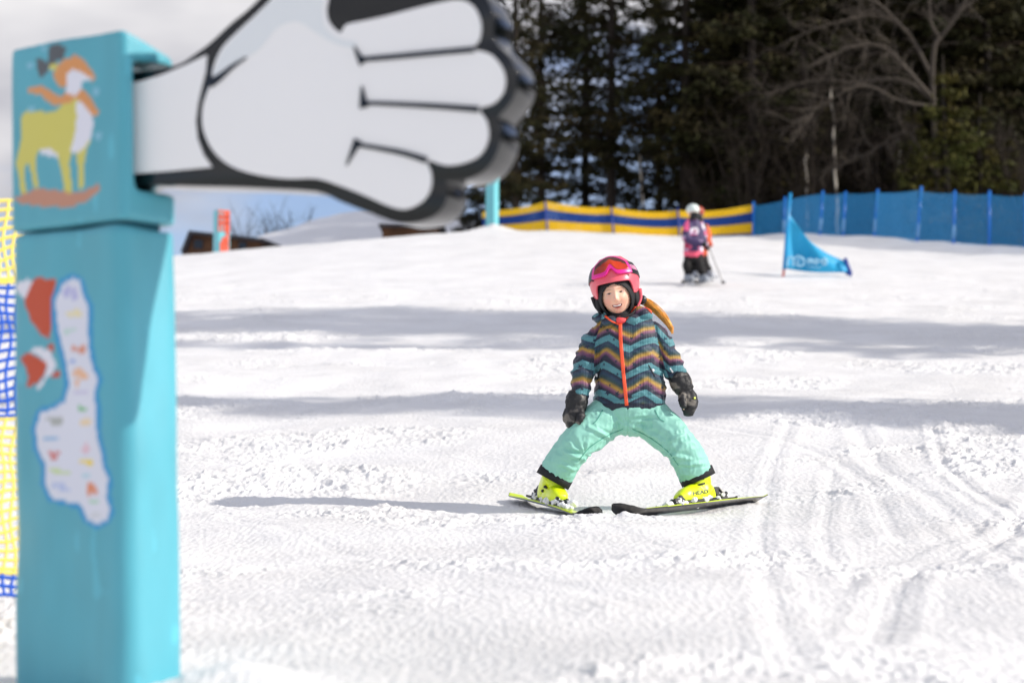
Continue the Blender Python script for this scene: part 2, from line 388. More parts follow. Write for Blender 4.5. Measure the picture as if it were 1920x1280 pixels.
# padded post corners: near A_, left A_+fdir*FW, right A_+rdir*SW
fn = np.array([-rdir[0], -rdir[1], 0]); sn = np.array([-fdir[0], -fdir[1], 0])
front_p0 = np.array([A_[0], A_[1], 0])
TOPZ = P(235, 50, 3.75)[2]; SEAMZ = P(235, 418, 3.75)[2]; ARM_T = P(250, 125, 3.80)[2]; ARM_B = P(250, 350, 3.80)[2]
BASEZ = -.70
PILES = [(A_[0] + .20, A_[1] + .06, .16, .045)]
def post_box(mb, f0, f1, r0, r1, z0, z1, rad=.036, slope=0.0):
    q = []; rr_ = min(rad, .45 * (r1 - r0))
    for (a, b, t0) in ((f0 + rr_, r0 + rr_, 180), (f1 - rr_, r0 + rr_, 270), (f1 - rr_, r1 - rr_, 0), (f0 + rr_, r1 - rr_, 90)):
        for k in range(5):
            t = math.radians(t0 + k * 22.5); q.append((a + rr_ * math.cos(t), b + rr_ * math.sin(t)))
    n = len(q); v = []
    for z in (z0, z1):
        for a, b in q:
            p = A_ + fdir * a + rdir * b; zz = z - (slope * (b - r0) / (r1 - r0) if z == z1 else 0)
            v.append([p[0] + (TOPZ - zz) * .018 - .003, p[1], zz])       # the post leans slightly
    return mb.add(v, [tuple(range(n))[::-1], tuple(n + i for i in range(n))] + [(i, (i + 1) % n, n + (i + 1) % n, n + i) for i in range(n)])
post = empty('padded_post', (A_[0], A_[1], BASEZ), 'tall turquoise padded post printed with deer, fox and map, carrying a big white cartoon hand', 'padded post')
TQ = srgb(82, 172, 188); M_PAD = mat('turquoise vinyl', rough=.45, attr=True, bump=.0015, bump_scale=14, coat=.3, spec=.5, sheen=.12)
M_PAD.node_tree.nodes['Principled BSDF'].inputs['Coat Roughness'].default_value = .42
M_CORE = mat('dark turquoise core', srgb(20, 90, 104), .6)
def proj_px(v):
    y = v[:, 1] * _cp + v[:, 2] * _sp; z = -v[:, 1] * _sp + v[:, 2] * _cp
    return 960 + F_PX * v[:, 0] / y, 640 - F_PX * z / y
def cz(pts, x0, y0, s): return [(x0 + a / s, y0 + b / s) for a, b in pts]
c4 = lambda pts: cz(pts, 0, 30, 3.2)
c5 = lambda pts: cz(pts, 0, 400, 2.1333)
YEL, ORA, WHI, BRN, ROC = srgb(214, 205, 92), srgb(222, 150, 82), srgb(232, 232, 240), srgb(78, 82, 84), srgb(196, 138, 110)
DEER = [(YEL, c4([(125, 610), (140, 580), (190, 565), (250, 575), (330, 575), (370, 540), (385, 470), (420, 470), (480, 500), (540, 560), (560, 640), (545, 740), (520, 800), (505, 900), (500, 1030), (470, 1030), (465, 880), (455, 830), (430, 820), (415, 880), (430, 1000), (438, 1075), (390, 1075), (375, 960), (350, 850), (290, 830), (235, 810), (212, 860), (222, 960), (232, 1030), (200, 1030), (190, 950), (172, 880), (150, 900), (148, 980), (162, 1075), (125, 1070), (115, 980), (95, 890), (110, 810), (130, 720)])),
        (WHI, c4([(455, 520), (500, 500), (545, 560), (562, 640), (545, 730), (500, 800), (440, 830), (425, 800), (452, 700), (460, 600)])),
        (WHI, c4([(235, 810), (290, 790), (345, 830), (345, 850), (290, 838), (245, 830)])),
        (ORA, c4([(318, 370), (330, 310), (380, 265), (450, 238), (500, 260), (545, 320), (578, 375), (555, 395), (500, 360), (440, 320), (400, 360), (400, 430), (360, 430)])),
        (WHI, c4([(400, 350), (440, 318), (500, 345), (560, 385), (490, 400), (490, 440), (450, 485), (395, 460)])),
        (ORA, c4([(165, 425), (230, 415), (290, 440), (345, 480), (400, 465), (450, 480), (490, 440), (530, 470), (565, 530), (600, 580), (560, 605), (510, 540), (470, 500), (410, 520), (330, 540), (280, 510), (240, 465), (170, 470)])),
        (YEL, c4([(285, 300), (320, 275), (345, 290), (335, 330), (300, 325)])),
        (BRN, c4([(215, 260), (250, 255), (290, 290), (290, 190), (340, 165), (400, 190), (380, 260), (330, 280), (300, 300), (280, 350), (240, 370), (225, 320)])),
        (ROC, c4([(80, 1100), (130, 1075), (220, 1035), (300, 1040), (430, 1060), (500, 1050), (590, 1010), (605, 1040), (520, 1110), (430, 1145), (280, 1148), (120, 1125)]))]
for cx, cy, r in ((265, 195, 17), (180, 300, 22), (190, 560, 22), (575, 455, 22), (590, 720, 24)):
    DEER.append((srgb(130, 190, 210), c4([(cx + r * math.cos(t), cy + r * math.sin(t)) for t in np.linspace(0, 6.2, 9)[:-1]])))
FOX = srgb(200, 66, 0); MAPB = srgb(30, 150, 205)
def circ(cx, cy, r, n=12): return [(cx + r * math.cos(t), cy + r * math.sin(t)) for t in np.linspace(0, 2 * math.pi, n + 1)[:-1]]
mapo = [(235, 270), (290, 238), (335, 260), (350, 320), (375, 370), (370, 450), (375, 540), (385, 600), (412, 660), (395, 720), (405, 780), (405, 880), (425, 960), (430, 1010), (452, 1060), (445, 1130), (460, 1190), (440, 1240), (385, 1262), (335, 1235), (310, 1180), (240, 1165), (190, 1150), (160, 1080), (165, 1010), (130, 940), (125, 850), (150, 780), (200, 765), (245, 740), (258, 680), (245, 600), (225, 520), (205, 420), (205, 340)]
mc = np.mean(np.array(mapo), 0)
mapi = []
_m = np.array(mapo, float)
for i in range(len(_m)):
    tg = _m[(i + 1) % len(_m)] - _m[i - 1]; nn = np.array([-tg[1], tg[0]]); nn /= np.linalg.norm(nn); mapi.append(tuple(_m[i] + nn * 20))
LOWER = [(FOX, c5([(95, 330), (110, 270), (160, 258), (225, 265), (210, 340), (205, 440), (200, 505), (160, 480), (125, 430), (100, 370)])),
         (WHI, c5([(60, 285), (110, 262), (130, 275), (100, 345), (70, 315)])),
         (MAPB, c5(mapo)), (srgb(226, 228, 238), c5(mapi)),
         (FOX, c5([(80, 575), (120, 555), (150, 575), (190, 600), (180, 640), (150, 680), (105, 695), (115, 650), (100, 610)])),
         (WHI, c5([(115, 550), (150, 530), (200, 550), (225, 600), (210, 640), (180, 650), (190, 600), (150, 565)])),
         (WHI, c5([(185, 640), (200, 640), (160, 700), (145, 700)])),
         (FOX, c5([(185, 535), (215, 515), (215, 560)])), (FOX, c5([(200, 655), (238, 620), (240, 650)]))]
_r = random.Random(4)
for (cx, cy, ww, hh, c) in [(285, 320, 70, 70, (186, 186, 226)), (290, 400, 90, 32, (238, 226, 176)), (290, 470, 90, 36, (196, 222, 212)), (310, 540, 80, 40, (224, 150, 120)), (298, 592, 40, 14, (120, 160, 225)), (320, 655, 80, 76, (240, 190, 150)), (318, 715, 76, 26, (206, 200, 226)), (320, 782, 60, 26, (110, 190, 120)), (215, 835, 80, 44, (178, 182, 176)), (330, 835, 84, 36, (240, 214, 168)), (212, 900, 84, 22, (120, 178, 220)), (215, 965, 66, 40, (214, 110, 100)), (345, 940, 60, 40, (232, 196, 206)), (348, 1000, 62, 40, (245, 215, 60)), (245, 1032, 90, 22, (204, 222, 160)), (350, 1050, 70, 18, (170, 214, 226)), (240, 1095, 90, 44, (188, 200, 232)), (365, 1100, 70, 56, (230, 140, 96)), (375, 1150, 60, 14, (170, 215, 180)), (385, 1200, 60, 30, (214, 216, 220))]:
    for k in range(5):                      # each little picture is a cluster of coloured scribbles
        a, b = cx + _r.uniform(-.3, .3) * ww, cy + _r.uniform(-.3, .3) * hh
        ra, rb = _r.uniform(.14, .26) * ww, _r.uniform(.16, .3) * hh
        LOWER.append((srgb(*c), c5([(a + ra * math.cos(t), b + rb * math.sin(t)) for t in np.linspace(0, 6.2, 8)[:-1]])))
def pad_paint(prints):
    def f(v, n):
        c = np.tile(np.array(TQ), (len(v), 1)) * (1 + .05 * noise3(v, 5, 61) + .05 * noise3(v * np.array([1, 1, .3]), 40, 62))[:, None]; x, y = proj_px(v)
        c[noise3(v * np.array([1, 1, .4]), 30, 63) > .74, :3] *= 1.18       # scuffs
        front = (n @ fn) > .6
        for col, poly in prints:
            k = pip(poly, x, y) & front; c[k] = col
        return c
    return f
def pad_disp(amp, seed):
    def f(v, n):
        q = np.stack([v[:, 0] * 2.2, v[:, 1] * 2.2, v[:, 2] * 1.1], 1)
        return amp * noise3(q, 2.2, seed) + amp * .5 * noise3(q, 6, seed + 1) - .005 * np.exp(-((v[:, 2] - SEAMZ) / .008) ** 2)
    return f
mb = MB(); post_box(mb, 0, FW, 0, SW, BASEZ, SEAMZ + .002)
o = mb.build('lower_pad', M_PAD, post); remesh(o, .0055, 14, pad_disp(.009, 3), pad_paint(LOWER))
mb = MB(); post_box(mb, 0, FW, 0, .034, SEAMZ + .004, TOPZ, .017, .012); post_box(mb, 0, FW, 0, SW, ARM_T + .008, TOPZ, .034, .045); post_box(mb, 0, FW, 0, SW, SEAMZ + .004, ARM_B - .008)
o = mb.build('upper_pad', M_PAD, post); remesh(o, .0055, 10, pad_disp(.004, 9), pad_paint(DEER))
mb = MB(); post_box(mb, .02, FW - .02, .02, SW - .02, SEAMZ - .1, SEAMZ + .06); mb.build('post_core', M_CORE, post)
# hand
AL = math.radians(23); hu = np.array([math.cos(AL), -math.sin(AL), 0]); hn = np.array([-math.sin(AL), -math.cos(AL), 0])
h0 = np.array([A_[0] + rdir[0] * .053, A_[1] + rdir[1] * .053, 0])
c6 = lambda pts: [(240 + a / 2.4615, b / 2.4615) for a, b in pts]
def hpts(pts, off=0.0, sub=3, closed=True):
    p = np.array(c6(pts), float)
    if sub > 1 and closed:
        q = np.vstack([p[-1], p, p[0], p[1]]); out = []
        for i in range(1, len(p) + 1):
            a, b, c, d = q[i - 1], q[i], q[i + 1], q[(i + 2) % len(q)] if i + 2 < len(q) else p[1]
            for k in range(sub):
                t = k / sub; out.append(.5 * ((2 * b) + (-a + c) * t + (2 * a - 5 * b + 4 * c - d) * t * t + (-a + 3 * b - 3 * c + d) * t ** 3))
        p = np.array(out)
    elif sub > 1: p = cr_spline(p, sub)
    return np.array([on_plane(a, b, h0, hn) + hn * off for a, b in p])
body = [(-60, 345), (20, 335), (120, 320), (230, 300), (310, 250), (380, 198), (480, 105), (560, 40), (640, -50), (690, -170), (760, -290), (880, -330), (980, -260), (1010, -140), (1040, -50), (1100, -50), (1250, -75), (1450, -85), (1580, -70), (1655, -10), (1690, 90), (1690, 185), (1762, 265), (1795, 350), (1788, 430), (1745, 500), (1708, 545), (1722, 620), (1702, 705), (1650, 785), (1560, 830), (1470, 835), (1475, 900), (1440, 975), (1360, 1020), (1250, 1030), (1120, 985), (980, 930), (870, 885), (600, 868), (440, 862), (250, 858), (60, 850), (-60, 850)]
M_BLK = mat('black enamel', srgb(6, 9, 10), .13, coat=.35, var=.1); M_WHT = mat('white board', srgb(247, 246, 243), .3, coat=.2, var=.02, var_scale=2); M_GRY = mat('grey print', srgb(232, 236, 236), .35)
hb = MB(); prism(hb, hpts(body), -hn * .085)
hand = hb.build('hand_board', M_BLK, post, smooth=True); fix_normals(hand)
bv = hand.modifiers.new('bevel', 'BEVEL'); bv.width = .016; bv.segments = 5; bv.limit_method = 'ANGLE'; bv.angle_limit = math.radians(50)
hand.data.shade_smooth()
arm = [(-40, 392), (60, 378), (150, 352), (270, 303), (368, 256), (362, 330), (345, 400), (326, 480), (316, 560), (324, 640), (352, 715), (392, 772), (200, 790), (40, 802), (-40, 803)]
palm = [(440, 222), (520, 140), (600, 65), (680, -20), (730, -130), (790, -230), (870, -270), (940, -220), (950, -120), (935, -30), (920, 50), (935, 110), (985, 155), (1010, 118), (1100, 98), (1200, 76), (1330, 42), (1450, 14), (1540, 3), (1600, 35), (1632, 110), (1625, 185), (1598, 228), (1680, 255), (1738, 335), (1738, 420), (1690, 480), (1625, 505), (1658, 560), (1666, 640), (1630, 715), (1560, 752), (1470, 765), (1385, 742), (1402, 800), (1400, 870), (1362, 930), (1290, 966), (1215, 955), (1100, 905), (980, 858), (870, 825), (740, 826), (600, 808), (480, 768), (400, 700), (352, 600), (350, 500), (372, 425), (390, 385), (400, 310)]
def plate(name, pts, m, lo, hi, sub=3):
    mb = MB(); p = hpts(pts, lo, sub); prism(mb, p, hn * (hi - lo)); o = mb.build(name, m, hand, smooth=False); fix_normals(o); return o
hand['_o'] = post['_o']
plate('white_cuff', arm, M_WHT, -.003, .004, 1); plate('white_glove', palm, M_WHT, -.003, .004)
plate('shaded_print', [(415, 300), (450, 225), (600, 75), (690, -20), (745, -120), (800, -215), (868, -250), (925, -200), (935, -120), (918, -30), (902, 50), (915, 130), (975, 180), (1060, 200), (1040, 225), (960, 205), (880, 160), (790, 105), (700, 130), (640, 200), (590, 250), (500, 300), (405, 385), (400, 340)], M_GRY, .001, .0055)
def stroke(pts, w0, w1, name='finger_line'):
    mb = MB(); c = hpts(pts, .0035, 4, closed=False); n = len(c); ww = np.linspace(w0, w1, n)
    T = np.gradient(c, axis=0); T /= np.linalg.norm(T, axis=1)[:, None]; N = np.cross(T, hn)
    poly = np.vstack([c + N * ww[:, None], (c - N * ww[:, None])[::-1]]); prism(mb, poly, hn * .004); o = mb.build(name, M_BLK, hand, smooth=False); fix_normals(o)
stroke([(1085, 278), (1250, 264), (1420, 248), (1605, 232)], .0045, .005)
stroke([(1100, 478), (1280, 486), (1450, 495), (1625, 508)], .0035, .0055)
stroke([(1065, 670), (1180, 690), (1280, 710), (1385, 742)], .0035, .0055)
stroke([(1050, 215), (1070, 258), (1092, 295)], .001, .008, 'knuckle_line')
stroke([(1086, 400), (1090, 445), (1096, 500)], .001, .009, 'knuckle_line')
stroke([(1070, 650), (1045, 700), (1015, 765)], .009, .001, 'knuckle_line')
stroke([(386, 388), (430, 360), (490, 310), (555, 268)], .009, .001, 'wrist_line')

# ------------------------------------------------------------------ nets
def net(name, path, z_of, hfun, cell, strand, bands, parent, sag=.0, posts=None, seed=0, jit=0.0):
    "strands of a real net: uprights every cell, lines every cell, coloured by bands [(v0,v1,material,name)]"
    path = np.asarray(path, float); seg = np.linalg.norm(np.diff(path, axis=0), axis=1); cum = np.concatenate([[0], np.cumsum(seg)]); L_ = cum[-1]
    s = np.arange(0, L_ + 1e-6, cell); px = np.interp(s, cum, path[:, 0]); py = np.interp(s, cum, path[:, 1])
    ps = np.array(posts) if posts is not None else cum
    ph = []
    for q in s:
        k = np.searchsorted(ps, q, side='right') - 1; k = min(max(k, 0), len(ps) - 2); t = (q - ps[k]) / (ps[k + 1] - ps[k]); ph.append(4 * t * (1 - t))
    ph = np.clip(np.array(ph), 0, 1); H = hfun(s) * (1 - sag * ph); zb = z_of(px, py)
    rs = np.random.RandomState(seed)
    nv = max(4, int(round(hfun(s).mean() / cell)))
    wave = .035 * noise2(s * .9, s * 0 + seed, seed)
    tx = np.gradient(px); ty = np.gradient(py); nl = np.hypot(tx, ty); nx, ny = -ty / nl, tx / nl
    for (v0, v1, m, nm) in bands:
        mb = MB(); h = strand / 2
        vs = [v0] + [k / nv for k in range(nv + 1) if v0 < k / nv < v1] + [v1]
        def pt(i, v):
            wv = wave[i] * math.sin(v * 3.1); j1 = jit * math.sin(v * 37 + i * 1.3) + jit * math.sin(v * 11 + i * .4); j2 = jit * math.sin(i * .9 + v * 19)
            return np.array([px[i] + nx[i] * wv + tx[i] / nl[i] * j1, py[i] + ny[i] * wv + ty[i] / nl[i] * j1, zb[i] + v * H[i] + j2])
        for i in range(len(s)):
            c = np.array([pt(i, v) for v in np.linspace(v0, v1, 4 if not jit else 16)]); mb.tube(c, h, 4)
        for v in vs[:-1] if v1 < 1 else vs:
            c = np.array([pt(i, v) for i in range(len(s))]); mb.tube(c, h * 1.15, 4)
        mb.build(nm, m, parent, smooth=False)
M_YEL = mat('yellow net', srgb(252, 208, 30), .6); M_NAVY = mat('dark blue net', srgb(18, 70, 150), .6); M_BLUE = mat('bright blue net', srgb(0, 124, 180), .55)
M_BPOST = mat('blue plastic pole', srgb(20, 118, 214), .35); M_NPOST = mat('dark blue pole', srgb(28, 64, 150), .4); M_PALE = mat('pale blue sleeve', srgb(120, 176, 226), .4)
gzv = lambda x, y: base_z(x, y)
# yellow and blue net along the crest
yb = [(P(906, 430, 61)[0], 61.0), (P(1024, 430, 60)[0], 60.0), (P(1148, 430, 60)[0], 60.0), (P(1272, 430, 60)[0], 60.0), (P(1410, 430, 60)[0], 60.0)]
yroot = empty('net_fence', (yb[0][0], yb[0][1], gz(*yb[0])), 'yellow and dark blue striped safety net hanging between poles on the crest', 'net fence')
cumy = np.concatenate([[0], np.cumsum(np.linalg.norm(np.diff(np.array(yb), axis=0), axis=1))])
net('net', yb, lambda x, y: gzv(x, y) + .17, lambda s: np.interp(s, cumy, [.72, .92, .80, .80, .88]), .06, .040,
    [(0, .07, M_NAVY, 'blue_hem'), (.07, .42, M_YEL, 'yellow_band'), (.42, .78, M_NAVY, 'blue_band'), (.78, 1.0, M_YEL, 'yellow_band')], yroot, sag=.10, posts=cumy, seed=3)
for k, (x, y) in enumerate(yb[1:4]):
    mb = MB(); z = gz(x, y); mb.tube([[x + .1 - .02, y - .06, z - .4], [x - .03, y - .06, z + [1.1, .98, 1.06][k]]], .03, 8); o = mb.build('pole', M_NPOST, yroot)
# bright blue net
bx = [(1412, 60, 378, 446), (1470, 59, 372, 447), (1539, 57, 368, 450), (1582, 56, 368, 452), (1641, 55, 368, 454), (1722, 52.5, 358, 458), (1788, 51, 360, 459), (1854, 50, 360, 460), (1922, 49, 362, 461), (2000, 48, 362, 461), (2090, 47, 362, 461)]
bl = [(P(a, 400, d)[0], d) for a, d, _, _ in bx]
broot = empty('net_fence', (bl[0][0], bl[0][1], gz(*bl[0])), 'bright blue safety net on blue poles in front of the dark forest', 'net fence')
cumb = np.concatenate([[0], np.cumsum(np.linalg.norm(np.diff(np.array(bl), axis=0), axis=1))])
net('net', bl, lambda x, y: gzv(x, y) - .03, lambda s: np.interp(s, cumb, [1.06, 1.12, 1.2, 1.22, 1.25, 1.36, 1.33, 1.33, 1.3, 1.3, 1.3]), .05, .0150, [(0, 1, M_BLUE, 'netting')], broot, sag=.03, posts=cumb, seed=5)
for k, (x, y) in enumerate(bl):
    z = gz(x, y); mb = MB(); ht = [1.06, 1.12, 1.2, 1.22, 1.25, 1.36, 1.33, 1.33, 1.3, 1.3, 1.3][k] + .03 + (.08 if k in (0, 5) else .02 * (k % 3)); ln = [.02, .06, .12, .1, .14, .16, .06, .03, .02, .05, .03][k]
    mb.tube([[x - ln / 2, y - .04, z - .3], [x + ln / 2, y - .04, z + ht]], .036, 8); pl = mb.build('pole', M_BPOST, broot)
    if k in (1, 2, 3, 4, 5, 6):
        mb = MB(); mb.tube([[x - ln / 4, y - .045, z + .12], [x, y - .045, z + .48]], .039, 8); pl['_o'] = broot['_o']; mb.build('pale_sleeve', M_PALE, pl)
# net close behind the padded post at the left edge
nl = [(-2.6, 4.2), (-1.9, 4.55), (P(48, 800, 5.05)[0], 5.05)]
M_YN = mat('pale yellow cord', srgb(250, 226, 110), .6); M_BN = mat('blue cord', srgb(24, 92, 200), .6)
nroot = empty('net_fence', (nl[0][0], nl[0][1], gz(*nl[0])), 'yellow and blue safety net just behind the padded post at the left edge', 'net fence')
cn = np.concatenate([[0], np.cumsum(np.linalg.norm(np.diff(np.array(nl), axis=0), axis=1))])
net('net', nl, lambda x, y: gzv(x, y) + .06, lambda s: 1.0 + 0 * s, .024, .0078, [(0, .06, M_BN, 'blue_hem'), (.06, .46, M_YN, 'yellow_band'), (.46, .80, M_BN, 'blue_band'), (.80, 1, M_YN, 'yellow_band')], nroot, sag=.03, posts=cn, seed=8, jit=.006)
mb = MB(); x, y = nl[-1]; x -= -.02; mb.tube([[x, y, gz(x, y) - .2], [x, y, gz(x, y) + 1.04]], .012, 8); mb.build('pole', M_BPOST, nroot)

# ------------------------------------------------------------------ slalom flag
GD = 36.0
fl = empty('slalom_flag', P(1468, 524, GD), 'bright blue triangular gate flag with pale lettering on a blue pole', 'slalom flag')
M_FLAG = mat('blue flag cloth', srgb(30, 166, 214), .6, var=.12, var_scale=1.6, bump=.01, bump_scale=3); M_FPOLE = mat('blue flag pole', srgb(14, 140, 200), .35); M_RED = mat('orange red pole foot', srgb(232, 96, 78), .5)
mb = MB(); mb.tube([P(1470, 505, GD), P(1475, 440, GD), P(1482, 362, GD)], .030, 10); mb.build('pole', M_FPOLE, fl)
mb = MB(); mb.tube([P(1466, 536, GD), P(1470, 505, GD)], .022, 8); mb.build('pole_foot', M_RED, fl)
mb = MB(); mb.tube([P(1595, 513, GD - .05), P(1584, 484, GD - .05)], .035, 8); mb.tube([P(1586, 511, GD - .05), P(1597, 516, GD - .05)], .03, 8); mb.build('corner_pole', M_NPOST, fl)
top = cr_spline(np.array([(1480, 402), (1503, 433), (1521, 454), (1550, 474), (1589, 492)], float), 8); bot = np.array([[1470 + (1592 - 1470) * t, 503 + 8 * math.sin(min(t * 1.6, 1) * 1.57)] for t in np.linspace(0, 1, len(top))])
mb = MB(); V = []; nrow = 12
for i in range(len(top)):
    for j in range(nrow + 1):
        q = top[i] * (1 - j / nrow) + bot[i] * j / nrow
        if i == 0: q = np.array([1480.5 - 10.5 * j / nrow, 402 + 101 * j / nrow])
        V.append(P(q[0], q[1], GD + .10 * math.sin(i * .22) * math.sin(j / nrow * 3) ))
V = np.array(V); f = [(i * (nrow + 1) + j, i * (nrow + 1) + j + 1, (i + 1) * (nrow + 1) + j + 1, (i + 1) * (nrow + 1) + j) for i in range(len(top) - 1) for j in range(nrow)]
mb.add(V, f); o = mb.build('banner', M_FLAG, fl); sm = o.modifiers.new('t', 'SOLIDIFY'); sm.thickness = .008
M_PRT = mat('pale print', srgb(150, 205, 232), .6)
mb = MB()
def fp(a, b): return P(a, b, GD - .10)
for pts, r in (([(1476, 500), (1477, 486), (1482, 482), (1487, 486), (1487, 499)], .022), ([(1487, 486), (1495, 481), (1504, 484), (1508, 491), (1505, 497), (1497, 498), (1493, 492), (1499, 488)], .022),
               ([(1515, 485), (1516, 493), (1520, 486), (1524, 494)], .03), ([(1526, 489), (1531, 487), (1532, 493), (1527, 493)], .026), ([(1536, 488), (1541, 490), (1547, 485), (1549, 494), (1541, 495)], .028), ([(1512, 500), (1538, 502)], .008)):
    mb.tube(cr_spline(np.array([fp(*q) for q in pts]), 4), r, 6)
mb.build('pale_lettering', M_PRT, o); o.children[0].location = -Vector(fl['_o'])

# ------------------------------------------------------------------ far turquoise posts, hut, mound
M_TQ = mat('turquoise vinyl plain', srgb(120, 200, 208), .35, var=.05); M_ORG = mat('orange sign print', srgb(228, 92, 62), .5)
def small_post(pxl, pxr, pyt, pyb, d, label, rot=28):
    c0 = P((pxl + pxr) / 2, pyb, d); w_ = (pxr - pxl) / F_PX * d; h_ = (pyb - pyt) / F_PX * d
    r = empty('padded_post', c0, label, 'padded post'); mb = MB(); R_ = Matrix.Rotation(math.radians(rot), 3, 'Z'); mb.box(c0 + np.array([0, 0, h_ / 2 - .2]), (w_ * .76, w_ * .76, h_ + .4), rot=R_)
    o = mb.build('post_pad', M_TQ, r, smooth=False); b = o.modifiers.new('b', 'BEVEL'); b.width = w_ * .12; b.segments = 3; return r, c0, w_, h_
cr_post, *_ = small_post(910, 936, 318, 428, 58.5, 'thin turquoise padded post in a snow heap at the striped net\'s left end', 62)
sp, c0, w_, h_ = small_post(398, 432, 393, 478, 62, 'small turquoise padded post with orange picture in front of wooden hut')
R_ = Matrix.Rotation(math.radians(28), 3, 'Z')
mb = MB(); rr = random.Random(2)
off = np.array(R_ @ Vector((0, -w_ * .39, 0)))
for (u0, u1, v0, v1) in ((-.30, .02, .02, .07), (-.30, -.22, .10, .50), (-.14, -.06, .10, .5), (.02, .3, .02, .5), (-.3, .3, .14, .2), (-.3, .3, .28, .34), (.1, .26, .45, .8), (-.2, .26, .72, .95), (-.1, .12, .62, .75)):
    cc = np.array(R_ @ Vector(((u0 + u1) / 2 * w_ * 1.1, 0, 0))); mb.box(c0 + off + cc + np.array([0, 0, h_ * (1 - (v0 + v1) / 2)]), (abs(u1 - u0) * w_ * 1.1, .03, abs(v1 - v0) * h_), rot=R_)
mb.build('orange_picture', M_ORG, sp, smooth=False)
PILES.append((P(922, 430, 57.6)[0], 57.4, .55, .22))
# wooden hut
HD = 78.0; hut = empty('wooden_hut', P(420, 500, HD), 'low wooden hut with a dark flat-pitched roof beyond the crest', 'hut')
M_WOOD = mat('brown boards', srgb(122, 84, 56), .7, var=.3, var_scale=3, bump=.02, bump_scale=7, wave='Z'); M_ROOF = mat('dark roof', srgb(62, 58, 60), .6, var=.1); M_WIN = mat('dark glass', srgb(40, 44, 52), .1)
def q3(a, b, d): return P(a, b, d)
f_l, f_r = q3(346, 500, HD), q3(487, 500, HD)
poly = [q3(340, 500, HD), q3(343, 468, HD), q3(356, 438, HD), q3(488, 452, HD), q3(489, 500, HD)]
mb = MB(); prism(mb, np.array(poly), np.array([1.0, 6.0, 0])); o = mb.build('wall', M_WOOD, hut, smooth=False); fix_normals(o)
mb = MB(); a, b, c = q3(338, 472, HD - .3), q3(354, 432, HD - .3), q3(493, 447, HD - .3)
t = np.array([0, 0, -.13])
prism(mb, np.array([a, b, c, c + t, b + t + np.array([.12, 0, -.02]), a + np.array([.16, 0, 0])]), np.array([1.1, 6.8, 0])); o = mb.build('roof', M_ROOF, hut, smooth=False); fix_normals(o)
for a, b, w1 in ((372, 458, .35), (455, 462, .3)):
    mb = MB(); mb.box(q3(a, b, HD - .04), (w1, .05, .35)); mb.build('window', M_WIN, hut, smooth=False)
# high snow heap behind the crest
def heap(name, cx, cy, zb, R, H, seed, label, ax=1.0):
    n = 70; g = np.linspace(-1, 1, n); X, Y = np.meshgrid(g, g); r = np.hypot(X, Y); Z = H * np.clip(1 - r, 0, 1) ** .9 * (1 + .08 * noise2(X * 3, Y * 3, seed)) + .15 * noise2(X * 9, Y * 9, seed) * (r < 1) - .4 * (r >= 1)
    v = np.stack([cx + X * R * ax, cy + Y * R, zb + Z], -1).reshape(-1, 3); f = [(i * n + j, i * n + j + 1, (i + 1) * n + j + 1, (i + 1) * n + j) for i in range(n - 1) for j in range(n - 1)]
    mb = MB(); mb.add(v, f); o = mb.build(name, M_SNOW2); tag(o, label, kind='structure'); return o
pk = P(740, 376, 100); heap('snow_hill', pk[0], 100, pk[2] - 4.5, 19, 4.5, 4, 'pale snow hill rising behind the crest beyond the big hand', .62)
# dark picnic shelter just peeping over the crest
M_DARK = mat('dark boards', srgb(66, 62, 64), .8, var=.2)
e = empty('low_shed', P(770, 450, 68), 'dark low shed roof peeping over the crest under the big hand', 'shed'); mb = MB(); mb.box(P(772, 446, 68), (1.9, 2.0, .55)); mb.build('wall', M_WOOD, e, smooth=False); mb = MB(); mb.box(P(775, 430, 67.8), (2.2, 2.6, .09)); mb.build('roof', M_DARK, e, smooth=False)

